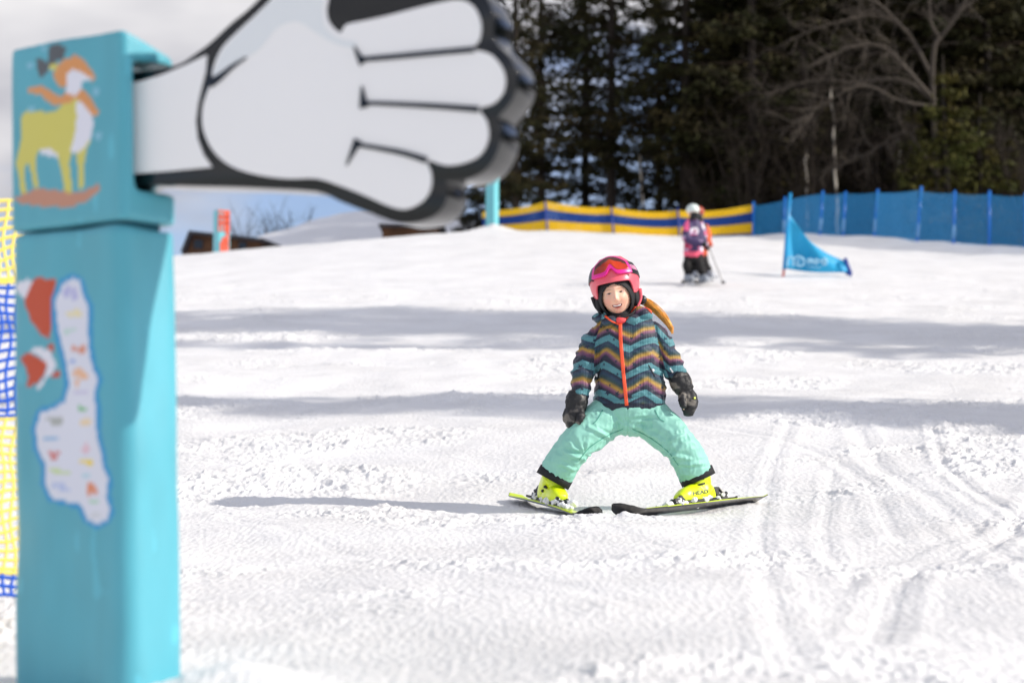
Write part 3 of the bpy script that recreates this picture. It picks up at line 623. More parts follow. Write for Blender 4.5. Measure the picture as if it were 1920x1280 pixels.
# ------------------------------------------------------------------ trees
M_BARK = mat('dark bark', (.022, .015, .010, 1), .9, var=.35, var_scale=3, bump=.02, bump_scale=12)
M_NEED = mat('spruce needles', attr=True, rough=.75, spec=.2)
M_TWIG = mat('grey brown twigs', (.066, .052, .038, 1), .85, var=.25, var_scale=2)
M_BIR = mat('birch bark', rough=.6, attr=True); M_LARCH = mat('bare brown brush', (.026, .017, .010, 1), .9, var=.3, var_scale=2)
def spruce(seed, H, R, clear, dens=1.0, tint=(.019, .0215, .005)):
    rs = np.random.RandomState(seed); root = empty('spruce_tree', (0, 0, 0)); root['_o'] = [0, 0, 0]
    mb = MB(); zz = np.linspace(-1, H, 12); wob = np.cumsum(rs.normal(0, .03, (12, 2)), 0)
    mb.tube(np.column_stack([wob, zz]), .17 * (1 - zz.clip(0) / H) + .02, 8); 
    mb.build('trunk', M_BARK, root)
    V = []; C = []; br = MB()
    z = clear
    while z < H - .3:
        t = (z - clear) / (H - clear); rad = R * (1 - t) ** .75 * (1 if t > .08 else .75)
        for k in range(rs.randint(5, 8)):
            a = rs.uniform(0, 2 * np.pi); Lb = rad * rs.uniform(.55, 1.1); 
            if rs.rand() < .12: continue
            dr = rs.uniform(.15, .38) * (1 - .5 * t); n = int(Lb * 30 * dens) + 3; u = rs.rand(n) ** .75
            cx = Lb * u; lift = -dr * Lb * u + .18 * Lb * u ** 3
            d = np.array([math.cos(a), math.sin(a)]); p = np.column_stack([d[0] * cx, d[1] * cx, z + lift])
            lat = rs.normal(0, .18 + .13 * Lb * .5, n) * (1 - .3 * u); p[:, 0] += -d[1] * lat; p[:, 1] += d[0] * lat; p[:, 2] += rs.normal(-.10, .08, n) - np.abs(lat) * .25
            br.tube([[0, 0, z], [d[0] * Lb * .9, d[1] * Lb * .9, z - dr * Lb * .9 + .12 * Lb]], [.035, .008], 4, cap=False)
            ln = rs.uniform(.14, .36, n)[:, None]; dirv = np.column_stack([d[0] + rs.normal(0, .6, n), d[1] + rs.normal(0, .6, n), rs.normal(-.55, .35, n)]); dirv /= np.linalg.norm(dirv, axis=1)[:, None]
            sd_ = np.cross(dirv, rs.normal(0, 1, (n, 3))); sd_ /= np.linalg.norm(sd_, axis=1)[:, None] + 1e-9; wv = rs.uniform(.03, .075, n)[:, None]
            V.append(np.stack([p - dirv * ln * .5, p + sd_ * wv, p + dirv * ln * .5, p - sd_ * wv], 1)); 
            shade = rs.uniform(.55, 1.5, n); cc = np.column_stack([tint[0] * shade * (1 + .5 * rs.rand()), tint[1] * shade, tint[2] * shade, np.ones(n)])
            C.append(np.repeat(cc, 4, 0))
        z += rs.uniform(.30, .62)
    v = np.concatenate(V).reshape(-1, 3); f = np.arange(len(v)).reshape(-1, 4)
    br2 = MB(); br2.v = br.v; br2.f = br.f; br2.n = br.n; br2.c = [np.tile([.03, .02, .013, 1.0], (len(x), 1)) for x in br.v]
    br2.add(v, f.tolist()); br2.c[-1] = np.concatenate(C); br2.build('crown', M_NEED, root, smooth=False)
    return root
def bare(seed, limbs, depth, name, m, r0=.06, spread=.5, droop=0.0, shrink=.66, kids=4):
    "a leafless tree: given limbs (Nx3 paths with radii), twigs grow from them"
    rs = np.random.RandomState(seed); mb = MB(); 
    def grow(p, d, Lg, r, k):
        n = 5; pts = [p]; dd = d / np.linalg.norm(d)
        for i in range(n):
            dd = dd + rs.normal(0, .16, 3) + np.array([0, 0, droop]); dd /= np.linalg.norm(dd); pts.append(pts[-1] + dd * Lg / n)
        mb.tube(np.array(pts), np.linspace(r, r * .45, n + 1), 4 if k < depth else 5, cap=False)
        if k <= 0: return
        for _ in range(kids):
            i = rs.randint(1, n + 1); q = pts[i]; nd = dd + rs.normal(0, spread, 3); grow(q, nd, Lg * shrink * rs.uniform(.7, 1.2), r * .5, k - 1)
    for pts, ra, rb, tl in limbs:
        c = cr_spline(np.array(pts), 5); mb.tube(c, np.linspace(ra, rb, len(c)), 8, cap=False)
        T = np.gradient(c, axis=0)
        for i in range(3, len(c)):
            for _ in range(2):
                if rs.rand() < .75: grow(c[i], T[i] / np.linalg.norm(T[i]) + rs.normal(0, spread * 1.3, 3), tl * rs.uniform(.5, 1.1), r0 * .5, depth)
    return mb
protos = [spruce(1, 21, 3.1, 1.4, 1.15), spruce(2, 19, 2.9, 2.6, 1.0), spruce(3, 23, 3.2, .6, 1.1), spruce(4, 17, 2.7, 3.6, .95)]
olive = spruce(5, 7.5, 2.6, .3, 1.5, (.042, .050, .008))
rs = np.random.RandomState(11); LAB = {
    'a': ('dark spruce with blue sky showing through its branches behind the striped net', 'spruces behind the striped net'),
    'b': ('dense dark spruce in the forest behind the bright blue net', 'spruces behind the bright blue net'),
    'c': ('dark spruce high on the hillside deep in the forest', 'spruces deep in the forest'),
    'd': ('tall spruce beyond the right edge of the picture shading the slope', 'spruces beyond the right edge')}
spots = []
def tree_at(px, d, k, zone, sc=1.0, push=0):
    x = P(px, 400, d)[0]; spots.append((x, d, k, zone, sc))
# first row, seen through
for px, d, k, sc in ((972, 64, 1, .8), (1016, 70, 3, 1.0), (1098, 74, 2, .95), (1148, 67, 3, 1.05), (1236, 78, 2, .9), (1288, 66, 3, 1.1), (1366, 68, 0, 1.0), (1392, 78, 2, 1.0), (938, 75, 1, .62), (896, 70, 2, .32), (868, 73, 0, .25)):
    tree_at(px, d, k, 'a', sc)
for px, d, k in ((1422, 66, 2), (1466, 69, 0), (1512, 66, 1), (1556, 70, 2), (1604, 67, 0), (1650, 70, 1), (1700, 68, 2), (1748, 66, 0), (1796, 69, 2), (1846, 66, 1), (1890, 68, 0), (1938, 66, 2), (1990, 69, 0)):
    tree_at(px + rs.uniform(-10, 10), d + rs.uniform(-1, 1), k, 'b', rs.uniform(.9, 1.15))
for row, d in enumerate((75, 81, 88, 96)):
    for px in np.arange(1330 + row * 25, 2080, 40): tree_at(px + rs.uniform(-14, 14), d + rs.uniform(-2, 2), rs.randint(0, 3), 'c', rs.uniform(.85, 1.15))
first = {}
for (x, d, k, zone, sc) in spots:
    z = float(base_z(np.array([x]), np.array([d]))[0]) - .1; lab, grp = LAB[zone]
    copy_thing(protos[k], (x, d, z), rs.uniform(0, 6.28), (sc, sc, sc * rs.uniform(.95, 1.1)), lab, grp)['category'] = 'tree'
# trees off to the right whose shadows cross the slope in two bands
def shadow_tree(xs, ys, k, sc):
    ys = ys + .085 * xs - .25; sc = sc * .94
    z = float(base_z(np.array([xs]), np.array([ys]))[0]) - .2
    copy_thing(protos[k], (xs, ys, z), rs.uniform(0, 6.28), sc, LAB['d'][0], LAB['d'][1])['category'] = 'tree'
SHADOWS = [(14.0, 16.0, 2, .62), (16, 14.9, 2, .75), (17.5, 15.9, 0, .8), (22, 15.6, 2, 1.05), (14.5, 13.6, 1, .7), (27, 12.6, 2, 1.2), (20, 13.4, 0, .95),
           (14.5, 8.3, 1, .70), (18.5, 7.0, 3, .80), (23.5, 5.5, 1, 1.0)]
for a in SHADOWS: shadow_tree(*a)
# greener young tree and leafless trees
copy_thing(olive, (P(1775, 400, 60)[0], 60, float(base_z(np.array([P(1775, 400, 60)[0]]), np.array([60.0]))[0]) - .3), 1.0, .85, 'yellow green young conifer standing in front of the dark forest')['category'] = 'tree'
copy_thing(olive, (P(1716, 400, 63)[0], 63, float(base_z(np.array([P(1716, 400, 63)[0]]), np.array([63.0]))[0])), 2.2, .7, 'smaller yellow green young conifer left of the larger one')['category'] = 'tree'
for (px_, d_, s_, lb_) in ((1838, 61, .72, 'yellow green young conifer right of the bare tree trunk'), (1895, 62, .6, 'low yellow green young conifer near the right edge behind the blue net')):
    q_ = P(px_, 400, d_)[0]; copy_thing(olive, (q_, d_, float(base_z(np.array([q_]), np.array([float(d_)]))[0]) - .3), 3.1 * s_, s_, lb_)['category'] = 'tree'
for p_ in protos + [olive]:
    for ch in list(p_.children): bpy.data.objects.remove(ch)
    bpy.data.objects.remove(p_)
BD = 61.2
bt = empty('bare_tree', P(1760, 460, BD), 'large leafless tree with crooked pale branches sweeping left', 'tree')
Q = lambda a, b, dd=0: P(a, b, BD + dd)
mb = MB(); trunk = [Q(1762, 470), Q(1757, 330), Q(1748, 160), Q(1752, 90, -.3), Q(1762, 70, -.4)]; mb.tube(cr_spline(np.array(trunk), 5), np.linspace(.10, .065, 21), 8); mb.build('trunk', M_TWIG, bt)
limbs = [([Q(1762, 72), Q(1790, 35, -.4), Q(1820, -15, -.8), Q(1850, -60, -1)], .08, .04, 1.0), ([Q(1762, 72), Q(1745, 40, .3), Q(1742, -20, .5)], .06, .04, 1.0),
         ([Q(1752, 190), Q(1700, 130, -.5), Q(1660, 90, -.8), Q(1610, 85, -1), Q(1540, 110, -1.4)], .08, .02, 1.0), ([Q(1752, 190), Q(1690, 150, .5), Q(1600, 155, .6), Q(1530, 150, .9), Q(1440, 175, 1)], .07, .015, 1.0),
         ([Q(1750, 150), Q(1700, 60, .4), Q(1640, 30, .5), Q(1560, 45, .3), Q(1480, 75, .2)], .07, .015, 1.0), ([Q(1755, 200), Q(1690, 190, -.6), Q(1620, 160, -.9), Q(1560, 185, -1.2), Q(1500, 230, -1.4)], .05, .012, 1.0),
         ([Q(1700, 60), Q(1650, 10), Q(1590, -20), Q(1500, -30)], .05, .02, 1.0), ([Q(1757, 330), Q(1700, 250, -.5), Q(1640, 280, -.7), Q(1580, 310, -1)], .04, .012, .8)]
bare(5, limbs, 2, 'limbs', M_TWIG, .040, .55, -.02, .62, 3).build('limbs', M_TWIG, bt)
# brown leafless undergrowth, several bushes
def brush(px, py, d, hgt, seed, label, m=M_LARCH, nst=9, name='bare_shrub', grp=None):
    x, _, zt = P(px, py, d); z = float(base_z(np.array([x]), np.array([float(d)]))[0]); r = empty(name, (x, d, z), label, 'shrub' if name == 'bare_shrub' else 'tree', grp)
    rs2 = np.random.RandomState(seed); limbs = []
    for k in range(nst):
        a = rs2.uniform(0, 6.28); l = rs2.uniform(.25, .6) * hgt * .6
        limbs.append(([[x, d, z - .2], [x + l * .4 * math.cos(a), d + l * .4 * math.sin(a), z + hgt * .45], [x + l * math.cos(a), d + l * math.sin(a), z + hgt * rs2.uniform(.75, 1.05)]], .03, .008, hgt * .28))
    mb = bare(seed, limbs, 1, 'x', m, .022, .5, .03, .6, 3); mb.build('branches', m, r); return r
for i, (px, d, h_) in enumerate(((1400, 63, 4.2), (1475, 64, 6), (1530, 63, 5.5), (1600, 64.5, 5), (1660, 63, 4), (1830, 63, 4), (1880, 62, 3.6), (1920, 61, 3.8), (1345, 64, 2.6))):
    brush(px, 430, d, h_, 30 + i, 'brown leafless shrub growing between the bright blue net and the spruces', grp='leafless shrubs at the forest edge', nst=10)
# birches: pale thin trunks deep in the wood
def birch(px, d, y0, y1, r, seed, label):
    rs2 = np.random.RandomState(seed); n = 40; a = P(px, y1, d); x = a[0]; zb = float(base_z(np.array([x]), np.array([float(d)]))[0]) - .3; zt = P(px, y0, d)[2]
    rt = empty('birch_tree', (x, d, zb), label, 'tree'); z = np.linspace(zb, zt, n); w1 = np.cumsum(rs2.normal(0, .012, n)); mb = MB()
    mb.tube(np.column_stack([x + w1 - .02 * (z - zb), np.full(n, d), z]), np.linspace(r, r * .6, n), 8); o = mb.build('trunk', M_BIR, rt)
    v, nn = get_vn(o.data); c = np.where(noise3(v * np.array([2, 2, 5.]), 1, seed)[:, None] > -.15, np.array([[.62, .56, .46, 1]]), np.array([[.05, .04, .03, 1]]))
    o.data.color_attributes['Col'].data.foreach_set('color', c.astype(np.float32).ravel())
    mb = bare(seed, [([[x - .02 * (zt - zb) + w1[-1], d, zt - 1.5], [x + .2, d, zt + .3], [x + .1, d, zt + 1.6]], .04, .01, 1.4)], 1, 'x', M_LARCH, .02, .6); mb.build('crown', M_LARCH, rt)
birch(1572, 62.6, 165, 420, .05, 3, 'slender birch with white bark in front of the dark forest'); birch(1516, 63.2, 280, 420, .07, 4, 'short pale birch trunk left of the slender birch')
birch(1688, 63.4, 250, 420, .05, 6, 'thin pale birch trunk right of the slender birch'); birch(1208, 66, 290, 440, .04, 7, 'thin birch trunk seen against the sky behind the striped net')
for i, (px, d, h_, t_) in enumerate(((470, 92, 5.3, 'left'), (512, 94, 6.0, 'middle'), (548, 96, 5.0, 'right'))):
    x = P(px, 430, d)[0]; zt = P(px, 400, d)[2]; r = empty('bare_tree', (x, d, zt - h_ + .6), 'small leafless tree beyond the crest, %s of three between hut and snow hill' % t_, 'tree')
    rs2 = np.random.RandomState(60 + i); mb = MB(); z0 = zt - h_ + .3; mb.tube([[x, d, z0 - 2.5], [x, d, z0 + 2.2]], [.09, .06], 6); mb.build('trunk', M_TWIG, r)
    limbs = [([[x, d, z0 + 1.2 + .12 * k], [x + .5 * math.cos(k * 2.4), d + .5 * math.sin(k * 2.4), z0 + 2.7], [x + 1.0 * math.cos(k * 2.4), d + math.sin(k * 2.4), z0 + 3.6 + .14 * k]], .04, .012, 1.0) for k in range(8)]
    bare(60 + i, limbs, 1, 'x', M_TWIG, .03, .5, .05, .6, 3).build('crown', M_TWIG, r)

# ------------------------------------------------------------------ the skiing girl
CD = 8.4; S_ = CD / F_PX
C3 = lambda a, b, dy=0.0: P(a, b, CD + dy)
def surf(o, px, py, off=0.0, bias=None):
    "point on the front of object o seen at that pixel, lifted by off towards the viewer"
    d = P(px, py, 1.0); d = d / np.linalg.norm(d); po = Vector(o.parent['_o']) if o.parent else Vector((0, 0, 0))
    ok, loc, nrm, _ = o.ray_cast(-po, Vector(d))
    if not ok: return None
    return np.array(loc + po) - d * off
def strip(o, pts, w_px, th, name, m, parent, sub=6):
    "ribbon laid on the surface of o along pixel path pts"
    c = cr_spline(np.array(pts, float), sub); T = np.gradient(c, axis=0); T /= np.linalg.norm(T, axis=1)[:, None]; N = np.stack([-T[:, 1], T[:, 0]], 1)
    rows = []; last = None
    for p, n in zip(c, N):
        r = []
        for k in (-1, -.5, 0, .5, 1):
            q = p + n * w_px * .5 * k; s = surf(o, q[0], q[1], th)
            if s is None: s = surf(o, p[0], p[1], th)
            if s is None: s = last
            if s is None: continue
            r.append(s); last = s
        if len(r) == 5: rows.append(r)
    V = np.array(rows).reshape(-1, 3); n = len(rows)
    f = [(i * 5 + j, (i + 1) * 5 + j, (i + 1) * 5 + j + 1, i * 5 + j + 1) for i in range(n - 1) for j in range(4)]
    mb = MB(); mb.add(V, f); r = mb.build(name, m, parent); s = r.modifiers.new('t', 'SOLIDIFY'); s.thickness = th * 1.6; s.offset = 0; return r
M_SKIN = mat('skin', attr=True, rough=.5); M_SKIN.node_tree.nodes['Principled BSDF'].inputs['Subsurface Weight'].default_value = .12
M_SKIN.node_tree.nodes['Principled BSDF'].inputs['Subsurface Radius'].default_value = (.01, .004, .002)
M_JKT = mat('printed jacket', attr=True, rough=.62, sheen=.15, bump=.0005, bump_scale=30, wave='X')
M_TRS = mat('mint trousers', srgb(146, 208, 190), .55, bump=.002, bump_scale=38, var=.03)
M_TSEAM = mat('darker mint seam', srgb(88, 164, 146), .6)
M_BLK2 = mat('black cloth', (.012, .012, .014, 1), .75, bump=.001, bump_scale=80); M_PLA = mat('black plastic', (.014, .014, .015, 1), .3)
M_CAMO = mat('camouflage mitten', attr=True, rough=.55, bump=.002, bump_scale=60)
M_HEL = mat('coral helmet', srgb(238, 100, 114), .38, coat=.25); M_MAG = mat('magenta frame', srgb(236, 30, 150), .3, coat=.4)
M_LENS = mat('orange mirror lens', attr=True, rough=.15, coat=.2); M_ORZ = mat('orange zip', srgb(250, 92, 52), .5, bump=.001, bump_scale=160)
M_NEON = mat('neon yellow shell', srgb(226, 246, 22), .32, coat=.4, var=.04, var_scale=20); M_HAIR = mat('golden hair', srgb(240, 176, 76), .4, var=.3, var_scale=60)
M_WHB = mat('white snap', (.85, .85, .85, 1), .3); M_COR = mat('coral fleece', srgb(240, 84, 86), .8); M_GRYP = mat('grey lettering', srgb(46, 50, 44), .4)
girl = empty('person', C3(1180, 955, 0), 'child in star patterned jacket, mint trousers and coral helmet making a snowplough', 'person')
def rotm(roll, pitch, yaw):
    return np.array(Matrix.Rotation(-math.radians(roll), 3, 'Y') @ Matrix.Rotation(math.radians(pitch), 3, 'X') @ Matrix.Rotation(math.radians(yaw), 3, 'Z'))
HM = rotm(10, 2, -7); HO = C3(1152, 530, .0)
def hl(p):  # head-local (right, up, forward) -> world
    p = np.atleast_2d(np.asarray(p, float)); q = np.stack([p[:, 0], -p[:, 2], p[:, 1]], 1); return q @ HM.T + HO
def hinv(w_): q = (np.asarray(w_) - HO) @ HM; return np.stack([q[:, 0], q[:, 2], -q[:, 1]], 1)
G = lambda x, s: np.exp(-(x / s) ** 2)
def head_grid(nu=150, nv=120):
    th = np.linspace(0, 2 * np.pi, nu, endpoint=False); ph = np.linspace(0.02, np.pi - .02, nv); TH, PH = np.meshgrid(th, ph)
    a = .067 * np.sin(PH) * np.sin(TH); c = .084 * np.sin(PH) * np.cos(TH); b = .097 * np.cos(PH)
    fr = np.clip(np.cos(TH), 0, 1) * np.sin(PH)
    low = sstep(.0, -.095, b); a = a * (1 - .14 * low ** 2); c = np.where(c > 0, c * (1 - .16 * low ** 2), c * (1 - .3 * low))
    c = c + fr * (.014 * G(a, .0105) * G(b + .028, .012) + .006 * G(a, .008) * G(b + .008, .02)            # nose tip, bridge
                  - .0085 * (G(a - .0245, .012) + G(a + .0245, .012)) * G(b - .001, .010)                      # eye hollows
                  + .010 * (G(a - .034, .019) + G(a + .034, .017)) * G(b + .036, .018)                      # cheeks
                  + .005 * G(b - .018, .010) * G(a, .045)                                                     # brow
                  + .006 * G(a, .020) * G(b + .058, .012) + .008 * G(a, .018) * G(b + .088, .014))            # mouth, chin
    c = c + fr * .004 * (G(a - .0075, .005) + G(a + .0075, .005)) * G(b + .033, .006)
    v = np.stack([a, b - .045, c + .022], -1).reshape(-1, 3); 
    f = [(i * nu + j, i * nu + (j + 1) % nu, (i + 1) * nu + (j + 1) % nu, (i + 1) * nu + j) for i in range(nv - 1) for j in range(nu)]
    f += [tuple(range(nu))[::-1], tuple((nv - 1) * nu + j for j in range(nu))]
    return hl(v), f
# one continuous body under the clothes
mb = MB(); hv, hf = head_grid(); mb.add(hv, hf)
X1 = np.array([1.0, 0, 0])
mb.loft([C3(1160, 570, .03), C3(1166, 605, .03)], [R_ * S_ for R_ in (22, 24)], [.05, .055], X1)
mb.loft([C3(1168, 600, .03), C3(1172, 640, .02), C3(1178, 700, .02), C3(1180, 770, .03)], [.06, .085, .085, .095], [.045, .07, .07, .08], X1)
ARML = [C3(1130, 618, .02), C3(1104, 655, .0), C3(1092, 700, -.03), C3(1083, 745, -.05)]; ARMR = [C3(1222, 616, .02), C3(1250, 650, .01), C3(1268, 690, -.02), C3(1284, 730, -.03)]
for A in (ARML, ARMR): mb.loft(A, [.034, .030, .026, .018], [.034, .030, .026, .018], X1)
for (a, b, e, s) in ((1083, 745, -.05, -1), (1284, 730, -.03, 1)):
    w0 = C3(a, b, e); dn = np.array([-.012 * (s < 0) + .006 * (s > 0), -.006, -.05])
    mb.loft([w0, w0 + dn * .5, w0 + dn], [.020, .026, .025], [.012, .015, .013], np.array([.5, .86, 0]))
    for k in range(4):
        o_ = np.array([.5, .86, 0]) * (k - 1.5) * .011; L_ = (.034, .042, .040, .030)[k]
        mb.loft([w0 + dn + o_, w0 + dn + o_ + np.array([0, -.004, -L_ * .5]), w0 + dn + o_ + np.array([-.004 * s, -.012, -L_])], [.0062] * 3, [.0062, .006, .005], X1, seg=12)
    mb.loft([w0 + dn * .4, w0 + dn * .8 + np.array([-.012 * s, -.022, -.01]), w0 + dn * 1.2 + np.array([-.014 * s, -.030, -.012])], [.009, .008, .0065], [.009, .008, .0065], X1, seg=12)
LEGL = [C3(1150, 778, .04), C3(1108, 803, -.01), C3(1080, 832, -.05), C3(1055, 868, -.02), C3(1042, 905, .02)]; LEGR = [C3(1208, 778, .04), C3(1246, 808, -.01), C3(1274, 836, -.05), C3(1294, 868, -.03), C3(1308, 908, .0)]
for A in (LEGL, LEGR): mb.loft(A, [.062, .055, .045, .042, .032], [.062, .055, .045, .042, .032], X1)
SK = srgb(246, 198, 170)
def skin_paint(v, n):
    q = hinv(v); a, b, c = q[:, 0], q[:, 1] + .045, q[:, 2] - .022; fr = c > .02
    col = np.tile(np.array(SK), (len(v), 1))
    def blend(m, rgb): m = np.clip(m, 0, 1)[:, None]; col[:] = col * (1 - m) + np.array(srgb(*rgb)) * m
    blend(.45 * fr * (G(a - .036, .018) + G(a + .036, .018)) * G(b + .034, .018), (232, 128, 110))
    blend(.25 * fr * G(a, .012) * G(b + .030, .012), (236, 140, 122))
    blend(.9 * fr * np.clip(1.3 * (G(a, .019) ** 2) * G(b + .056 - 6 * a ** 2, .0060) * 1.2, 0, 1), (196, 92, 92)); blend(.6 * fr * G(a, .015) * G(b + .066, .005), (206, 104, 98))
    for s in (-1, 1):
        x = a - s * .0245
        blend(.75 * fr * G(x, .014) * G(b - .0155 + 10 * x * x, .0032), (150, 106, 74))
        blend(.5 * fr * G(x, .014) * G(b - .000, .007), (222, 152, 128))
    blend(.9 * fr * sstep(.038, .046, b + .25 * np.abs(a - .01)), (120, 78, 46))
    return col
body_o = mb.build('body', M_SKIN, girl); remesh(body_o, .0021, 2, None, skin_paint)
# eyes and teeth
def face_patch(name, ca, cb, wa, wb, paintf, thick=.0016, curve=0.0, parent=None):
    n, m_ = 28, 16; V = []; Cc = []
    for i in range(n + 1):
        for j in range(m_ + 1):
            u, w_ = i / n * 2 - 1, j / m_ * 2 - 1; hgt = math.sqrt(max(0, 1 - abs(u) ** 2.2)); a = ca + u * wa; b = cb + w_ * wb * hgt + curve * u * u
            q = hl([[a, b, .2]])[0]; tgt = hl([[a, b, .0]])[0]; d = (tgt - q); d /= np.linalg.norm(d); po = np.array(girl['_o'])
            ok, loc, nr, _ = body_o.ray_cast(Vector(q - po), Vector(d)); s = np.array(loc) + po - d * thick * (.25 + (1 - u * u) * (1 - w_ * w_)); V.append(s); Cc.append(paintf(u, w_ * hgt))
    mb = MB(); f = [(i * (m_ + 1) + j, (i + 1) * (m_ + 1) + j, (i + 1) * (m_ + 1) + j + 1, i * (m_ + 1) + j + 1) for i in range(n) for j in range(m_)]
    mb.add(np.array(V), f); mb.c[-1] = np.array(Cc); return mb.build(name, M_EYE, parent or girl)
M_EYE = mat('wet eye', attr=True, rough=.25)
def eyep(u, w_):
    if w_ > .42: return srgb(58, 38, 30)
    if abs(u) > .86: return srgb(190, 130, 112)
    if (u / .46) ** 2 + ((w_ + .05) / 1.1) ** 2 < 1: return srgb(70, 58, 48)
    return srgb(206, 194, 188)
face_patch('eye', -.0245, -.0455, .0115, .0031, eyep, curve=-.0014); face_patch('eye', .0245, -.0455, .0115, .0031, eyep, curve=-.0014)
face_patch('mouth', 0, -.1030, .0215, .0072, lambda u, w_: srgb(188, 92, 86) if (w_ > .62 or w_ < -.55 or abs(u) > .93) else (srgb(236, 228, 220) if w_ > -.12 and abs(u) < .78 else srgb(104, 38, 38)), .0012, .0062)
# balaclava
def shell(name, ctr, rad, keep, m, parent, thick=.004, nu=120, nv=90):
    th = np.linspace(0, 2 * np.pi, nu, endpoint=False); ph = np.linspace(.01, np.pi - .01, nv); TH, PH = np.meshgrid(th, ph)
    v = np.stack([rad[0] * np.sin(PH) * np.sin(TH), rad[1] * np.cos(PH), rad[2] * np.sin(PH) * np.cos(TH)], -1).reshape(-1, 3) + np.array(ctr)
    f = [(i * nu + j, i * nu + (j + 1) % nu, (i + 1) * nu + (j + 1) % nu, (i + 1) * nu + j) for i in range(nv - 1) for j in range(nu)]
    k = keep(v); f = [q for q in f if k[list(q)].all()]
    mb = MB(); mb.add(hl(v), f); o = mb.build(name, m, parent); s = o.modifiers.new('t', 'SOLIDIFY'); s.thickness = thick; s.offset = 0; return o
def bal_keep(v):
    a, b, c = v[:, 0], v[:, 1], v[:, 2]; top = -.010 - .35 * np.abs(a + .002); e = (a / .060) ** 2 + ((b + .080) / .069) ** 2
    return ~((c > .02) & (e < 1) & (b < top))
shell('balaclava', (0, -.047, .016), (.079, .106, .096), bal_keep, M_BLK2, girl)
mb = MB(); mb.loft([hl([[0, -.11, -.01]])[0], hl([[.0, -.15, -.0]])[0], C3(1167, 606, .03)], [.056, .060, .070], [.056, .060, .06], X1); mb.build('neck_warmer', M_BLK2, girl)
# helmet with its front rim, ear pads, goggles
def rim(th): return -.004 - .052 * sstep(.72, 1.05, np.abs(th)) - .02 * sstep(1.6, 3.0, np.abs(th)) + .004 * np.cos(th * 2)
nu, nv = 120, 44; V = []; HR = (.1055, .114, .124)
for i in range(nv + 1):
    for j in range(nu):
        th = -math.pi + 2 * math.pi * j / nu; bb = rim(np.array(th)); pm = math.acos(max(-1, min(1, float(bb) / HR[1]))); ph = pm * (i / nv)
        fl_ = 1 + .05 * max(0, (i / nv - .86) / .14) * max(0, math.cos(th))
        V.append([HR[0] * math.sin(ph) * math.sin(th) * 1.0, HR[1] * math.cos(ph), HR[2] * math.sin(ph) * math.cos(th) * fl_ - .006])
V = np.array(V); ridge = .0035 * G(np.abs(V[:, 0]) - .045, .008) * (V[:, 1] > .03); V[:, 1] += ridge
f = [(i * nu + j, (i + 1) * nu + j, (i + 1) * nu + (j + 1) % nu, i * nu + (j + 1) % nu) for i in range(nv) for j in range(nu)]
mb = MB(); mb.add(hl(V), f); helmet = mb.build('helmet', M_HEL, girl); s = helmet.modifiers.new('t', 'SOLIDIFY'); s.thickness = .009; s.offset = -1
helmet['_o'] = girl['_o']
for s, nm in ((-1, 'ear_pad'), (1, 'ear_pad')):
    m1 = MB(); m1.ell(hl([[s * .078, -.072, -.010]])[0], (.020, .046, .052), rot=HM); m1.build(nm, M_BLK2, helmet)
# vents and pink edge of the side shells
m1 = MB()
for (a, b) in ((1113, 527), (1177, 516), (1140, 479)):
    q = surf(helmet, a, b, .0005)
    if q is not None: m1.box(q, (.013, .006, .004), rot=HM)
m1.build('vent', M_PLA, helmet, smooth=False)
for s, pts in ((1, [[.103, -.045, .01], [.099, -.085, .012], [.078, -.122, .030]]), (-1, [[-.103, -.045, .01], [-.094, -.09, .012], [-.070, -.125, .030]])):
    m1 = MB(); m1.loft(hl(pts), [.0075, .006, .004], [.004, .004, .003], X1, seg=12); m1.build('strap', M_HEL if s > 0 else M_PLA, helmet)
m1 = MB(); m1.tube(cr_spline(hl([[.078, -.122, .030], [.05, -.145, .060], [0, -.152, .078], [-.045, -.142, .06], [-.070, -.125, .030]]), 6), .0055, 8); m1.build('chin_strap', M_BLK2, helmet)
m1 = MB(); m1.ell(C3(1204, 562, .03), (.020, .016, .02)); m1.build('strap_buckle', M_PLA, helmet)
def band(name, th0, th1, top, bot, r0, r1, m, parent, n=60, k=14, paintf=None):
    "curved slab on the helmet between elevations bot(th) and top(th), from radius factor r0 to r1"
    V = []; Cc = []
    for rr in (r0, r1):
        for i in range(n + 1):
            th = th0 + (th1 - th0) * i / n
            for j in range(k + 1):
                e = bot(th) + (top(th) - bot(th)) * j / k
                x = HR[0] * math.cos(e) * math.sin(th); y = HR[1] * math.sin(e); z = HR[2] * math.cos(e) * math.cos(th) - .006
                nrm = np.array([x / HR[0] ** 2, y / HR[1] ** 2, (z + .006) / HR[2] ** 2]); nrm /= np.linalg.norm(nrm)
                V.append(np.array([x, y, z]) + nrm * rr); Cc.append(paintf(i / n, j / k) if paintf else (1, 1, 1, 1))
    V = np.array(V); nn = (n + 1) * (k + 1); A = lambda i, j: i * (k + 1) + j; f = []
    for i in range(n):
        for j in range(k):
            f.append((nn + A(i, j), nn + A(i + 1, j), nn + A(i + 1, j + 1), nn + A(i, j + 1))); f.append((A(i, j), A(i, j + 1), A(i + 1, j + 1), A(i + 1, j)))
    for i in range(n): f.append((A(i, 0), A(i + 1, 0), nn + A(i + 1, 0), nn + A(i, 0))); f.append((A(i, k), nn + A(i, k), nn + A(i + 1, k), A(i + 1, k)))
    for j in range(k): f.append((A(0, j), nn + A(0, j), nn + A(0, j + 1), A(0, j + 1))); f.append((A(n, j), A(n, j + 1), nn + A(n, j + 1), nn + A(n, j)))
    mb = MB(); mb.add(hl(V), f); mb.c[-1] = np.array(Cc); o = mb.build(name, m, parent); return o
D = math.radians
gtop = lambda t: D(60) - D(22) * (abs(t) / .8) ** 2.2
